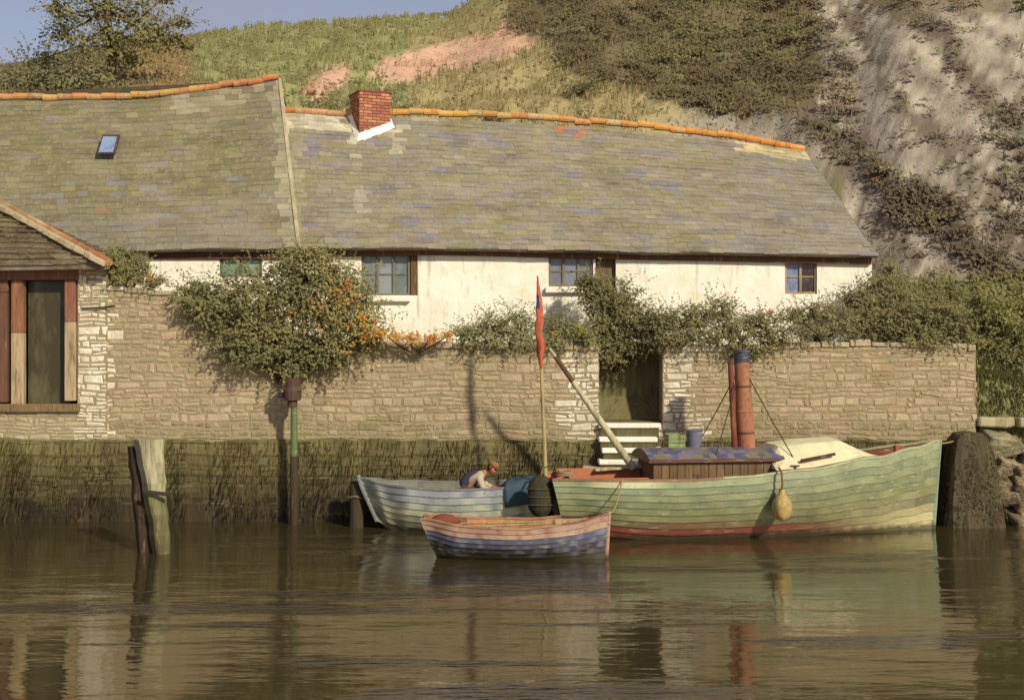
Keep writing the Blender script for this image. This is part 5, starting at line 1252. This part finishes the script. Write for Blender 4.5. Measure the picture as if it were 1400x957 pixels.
    shrub('bramble', 'dense dark bramble bush at the right end of the cottages', 'shrub',
        [(1175, 412, 27.6, .4, .45, .32), (1205, 400, 27.9, .38, .45, .38), (1240, 418, 27.4, .45, .45, .34), (1195, 440, 26.5, .5, .35, .32), (1250, 440, 26.5, .5, .35, .34), (1290, 435, 26.6, .42, .35, .33), (1315, 455, 26.4, .26, .3, .24), (1265, 465, 26.1, .45, .3, .18), (1215, 372, 28.6, .16, .3, .2)], G_BROWN+G_DARK, .055, .85)
    shrub('gorse', 'sunlit yellow green shrub at the far right edge', 'shrub',
        [(1365, 425, 27.8, .35, .4, .35), (1395, 412, 28.0, .4, .4, .38), (1385, 450, 27.4, .35, .35, .3), (1340, 410, 28.2, .25, .3, .2), (1430, 430, 28, .4, .4, .4)], G_YEL+[c(84, 78, 42), c(80, 66, 38)], .05, .7)
    shrub('weed_clump', 'tall olive weeds on the bank below the yellow green shrub', 'weeds', [(1350, 530, 26.6, .18, .2, .2), (1372, 545, 26.5, .22, .2, .22), (1400, 550, 26.5, .3, .3, .25), (1345, 470, 27, .2, .2, .2), (1375, 490, 26.9, .25, .3, .35), (1398, 510, 26.7, .3, .3, .5), (1420, 470, 27, .4, .3, .5)], [c(96, 96, 44), c(112, 104, 52), c(124, 100, 44), c(84, 88, 46)], .05, .55)
    for (px, py, Y, r, lb) in ((482, 96, 40.5, .75, 'dark bush on the hill directly behind the chimney'), (505, 98, 40.2, .5, 'smaller dark bush right of the one behind the chimney'), (677, 106, 42, .35, 'small rusty bush on the ochre slope'), (800, 96, 44, .5, 'small olive bush on the ochre slope below the scrub'), (455, 96, 41, .5, 'low dark bush left of the one behind the chimney')):
        z = terrain_z(px, Y); py2 = HZ-(z-H)*F/Y-r*18
        shrub('hill_bush', lb, 'bush', [(px, py2, Y, r*1.3, r, r*.8)], G_DARK if r != .35 else [c(124, 62, 40), c(96, 60, 50), c(110, 80, 60)], .075, .35, group='bushes dotted on the hill')
    # tree at the top left
    Y = 47; bz = terrain_z(150, Y); b = Vector((X(150, Y), Y, bz-.3)); t = thing('hill_tree', 'loose brown green tree on the skyline at the upper left', 'tree', b)
    tr = MB(); cr = MB(); top = P(150, -60, Y)
    tr.tube([b, b.lerp(top, .3)+Vector((.1, 0, 0)), b.lerp(top, .65)+Vector((-.15, 0, 0)), top], [.22, .17, .11, .04], c(92, 74, 52), 8)
    for (px, py, r) in ((95, 20, .8), (120, -15, 1.0), (150, 15, .9), (170, -30, 1.1), (190, 10, .9), (215, 35, .8), (235, 55, .55), (250, 30, .35), (200, 50, .8), (150, 55, .9), (110, 60, .8), (85, 45, .5), (225, -5, .5), (258, 62, .35), (75, 10, .35), (60, 80, .5), (175, 80, .6)):
        p = P(px, py, Y+rnd(-1, 1)); s = b.lerp(top, rnd(.3, .7)); m_ = s.lerp(p, .5)+Vector((0, 0, -.15)); tr.tube([s, m_, p], [.07, .05, .02], c(92, 74, 52), 5)
        blob(cr, p, (r, r, r*.75), int(620*r), [c(72, 62, 40), c(92, 82, 48), c(110, 100, 56), c(84, 80, 52), c(124, 116, 68), c(136, 92, 56)], .11, .2)
        blob(cr, p, (r*1.4, r*1.3, r), int(130*r), [c(96, 84, 52), c(118, 104, 64)], .10, .6)
    tr.build('trunk', M_wood, t); cr.build('crown', M_leaf, t)
    for (px, Y, r, lb) in ((20, 49, 1.3, 'purple brown bush on the skyline at the far left edge'), (65, 48, 1.5, 'wide dark bush under the left side of the skyline tree'), (115, 46, 1.3, 'dark bush at the foot of the skyline tree')):
        z = terrain_z(px, Y); shrub('hill_bush', lb, 'bush', [(px, HZ-(z-H)*F/Y-r*10, Y, r*1.2, r, r*.6)], [c(74, 60, 48), c(84, 70, 56), c(96, 84, 60), c(92, 80, 84)], .12, .09, group='bushes on the left skyline')
plants()
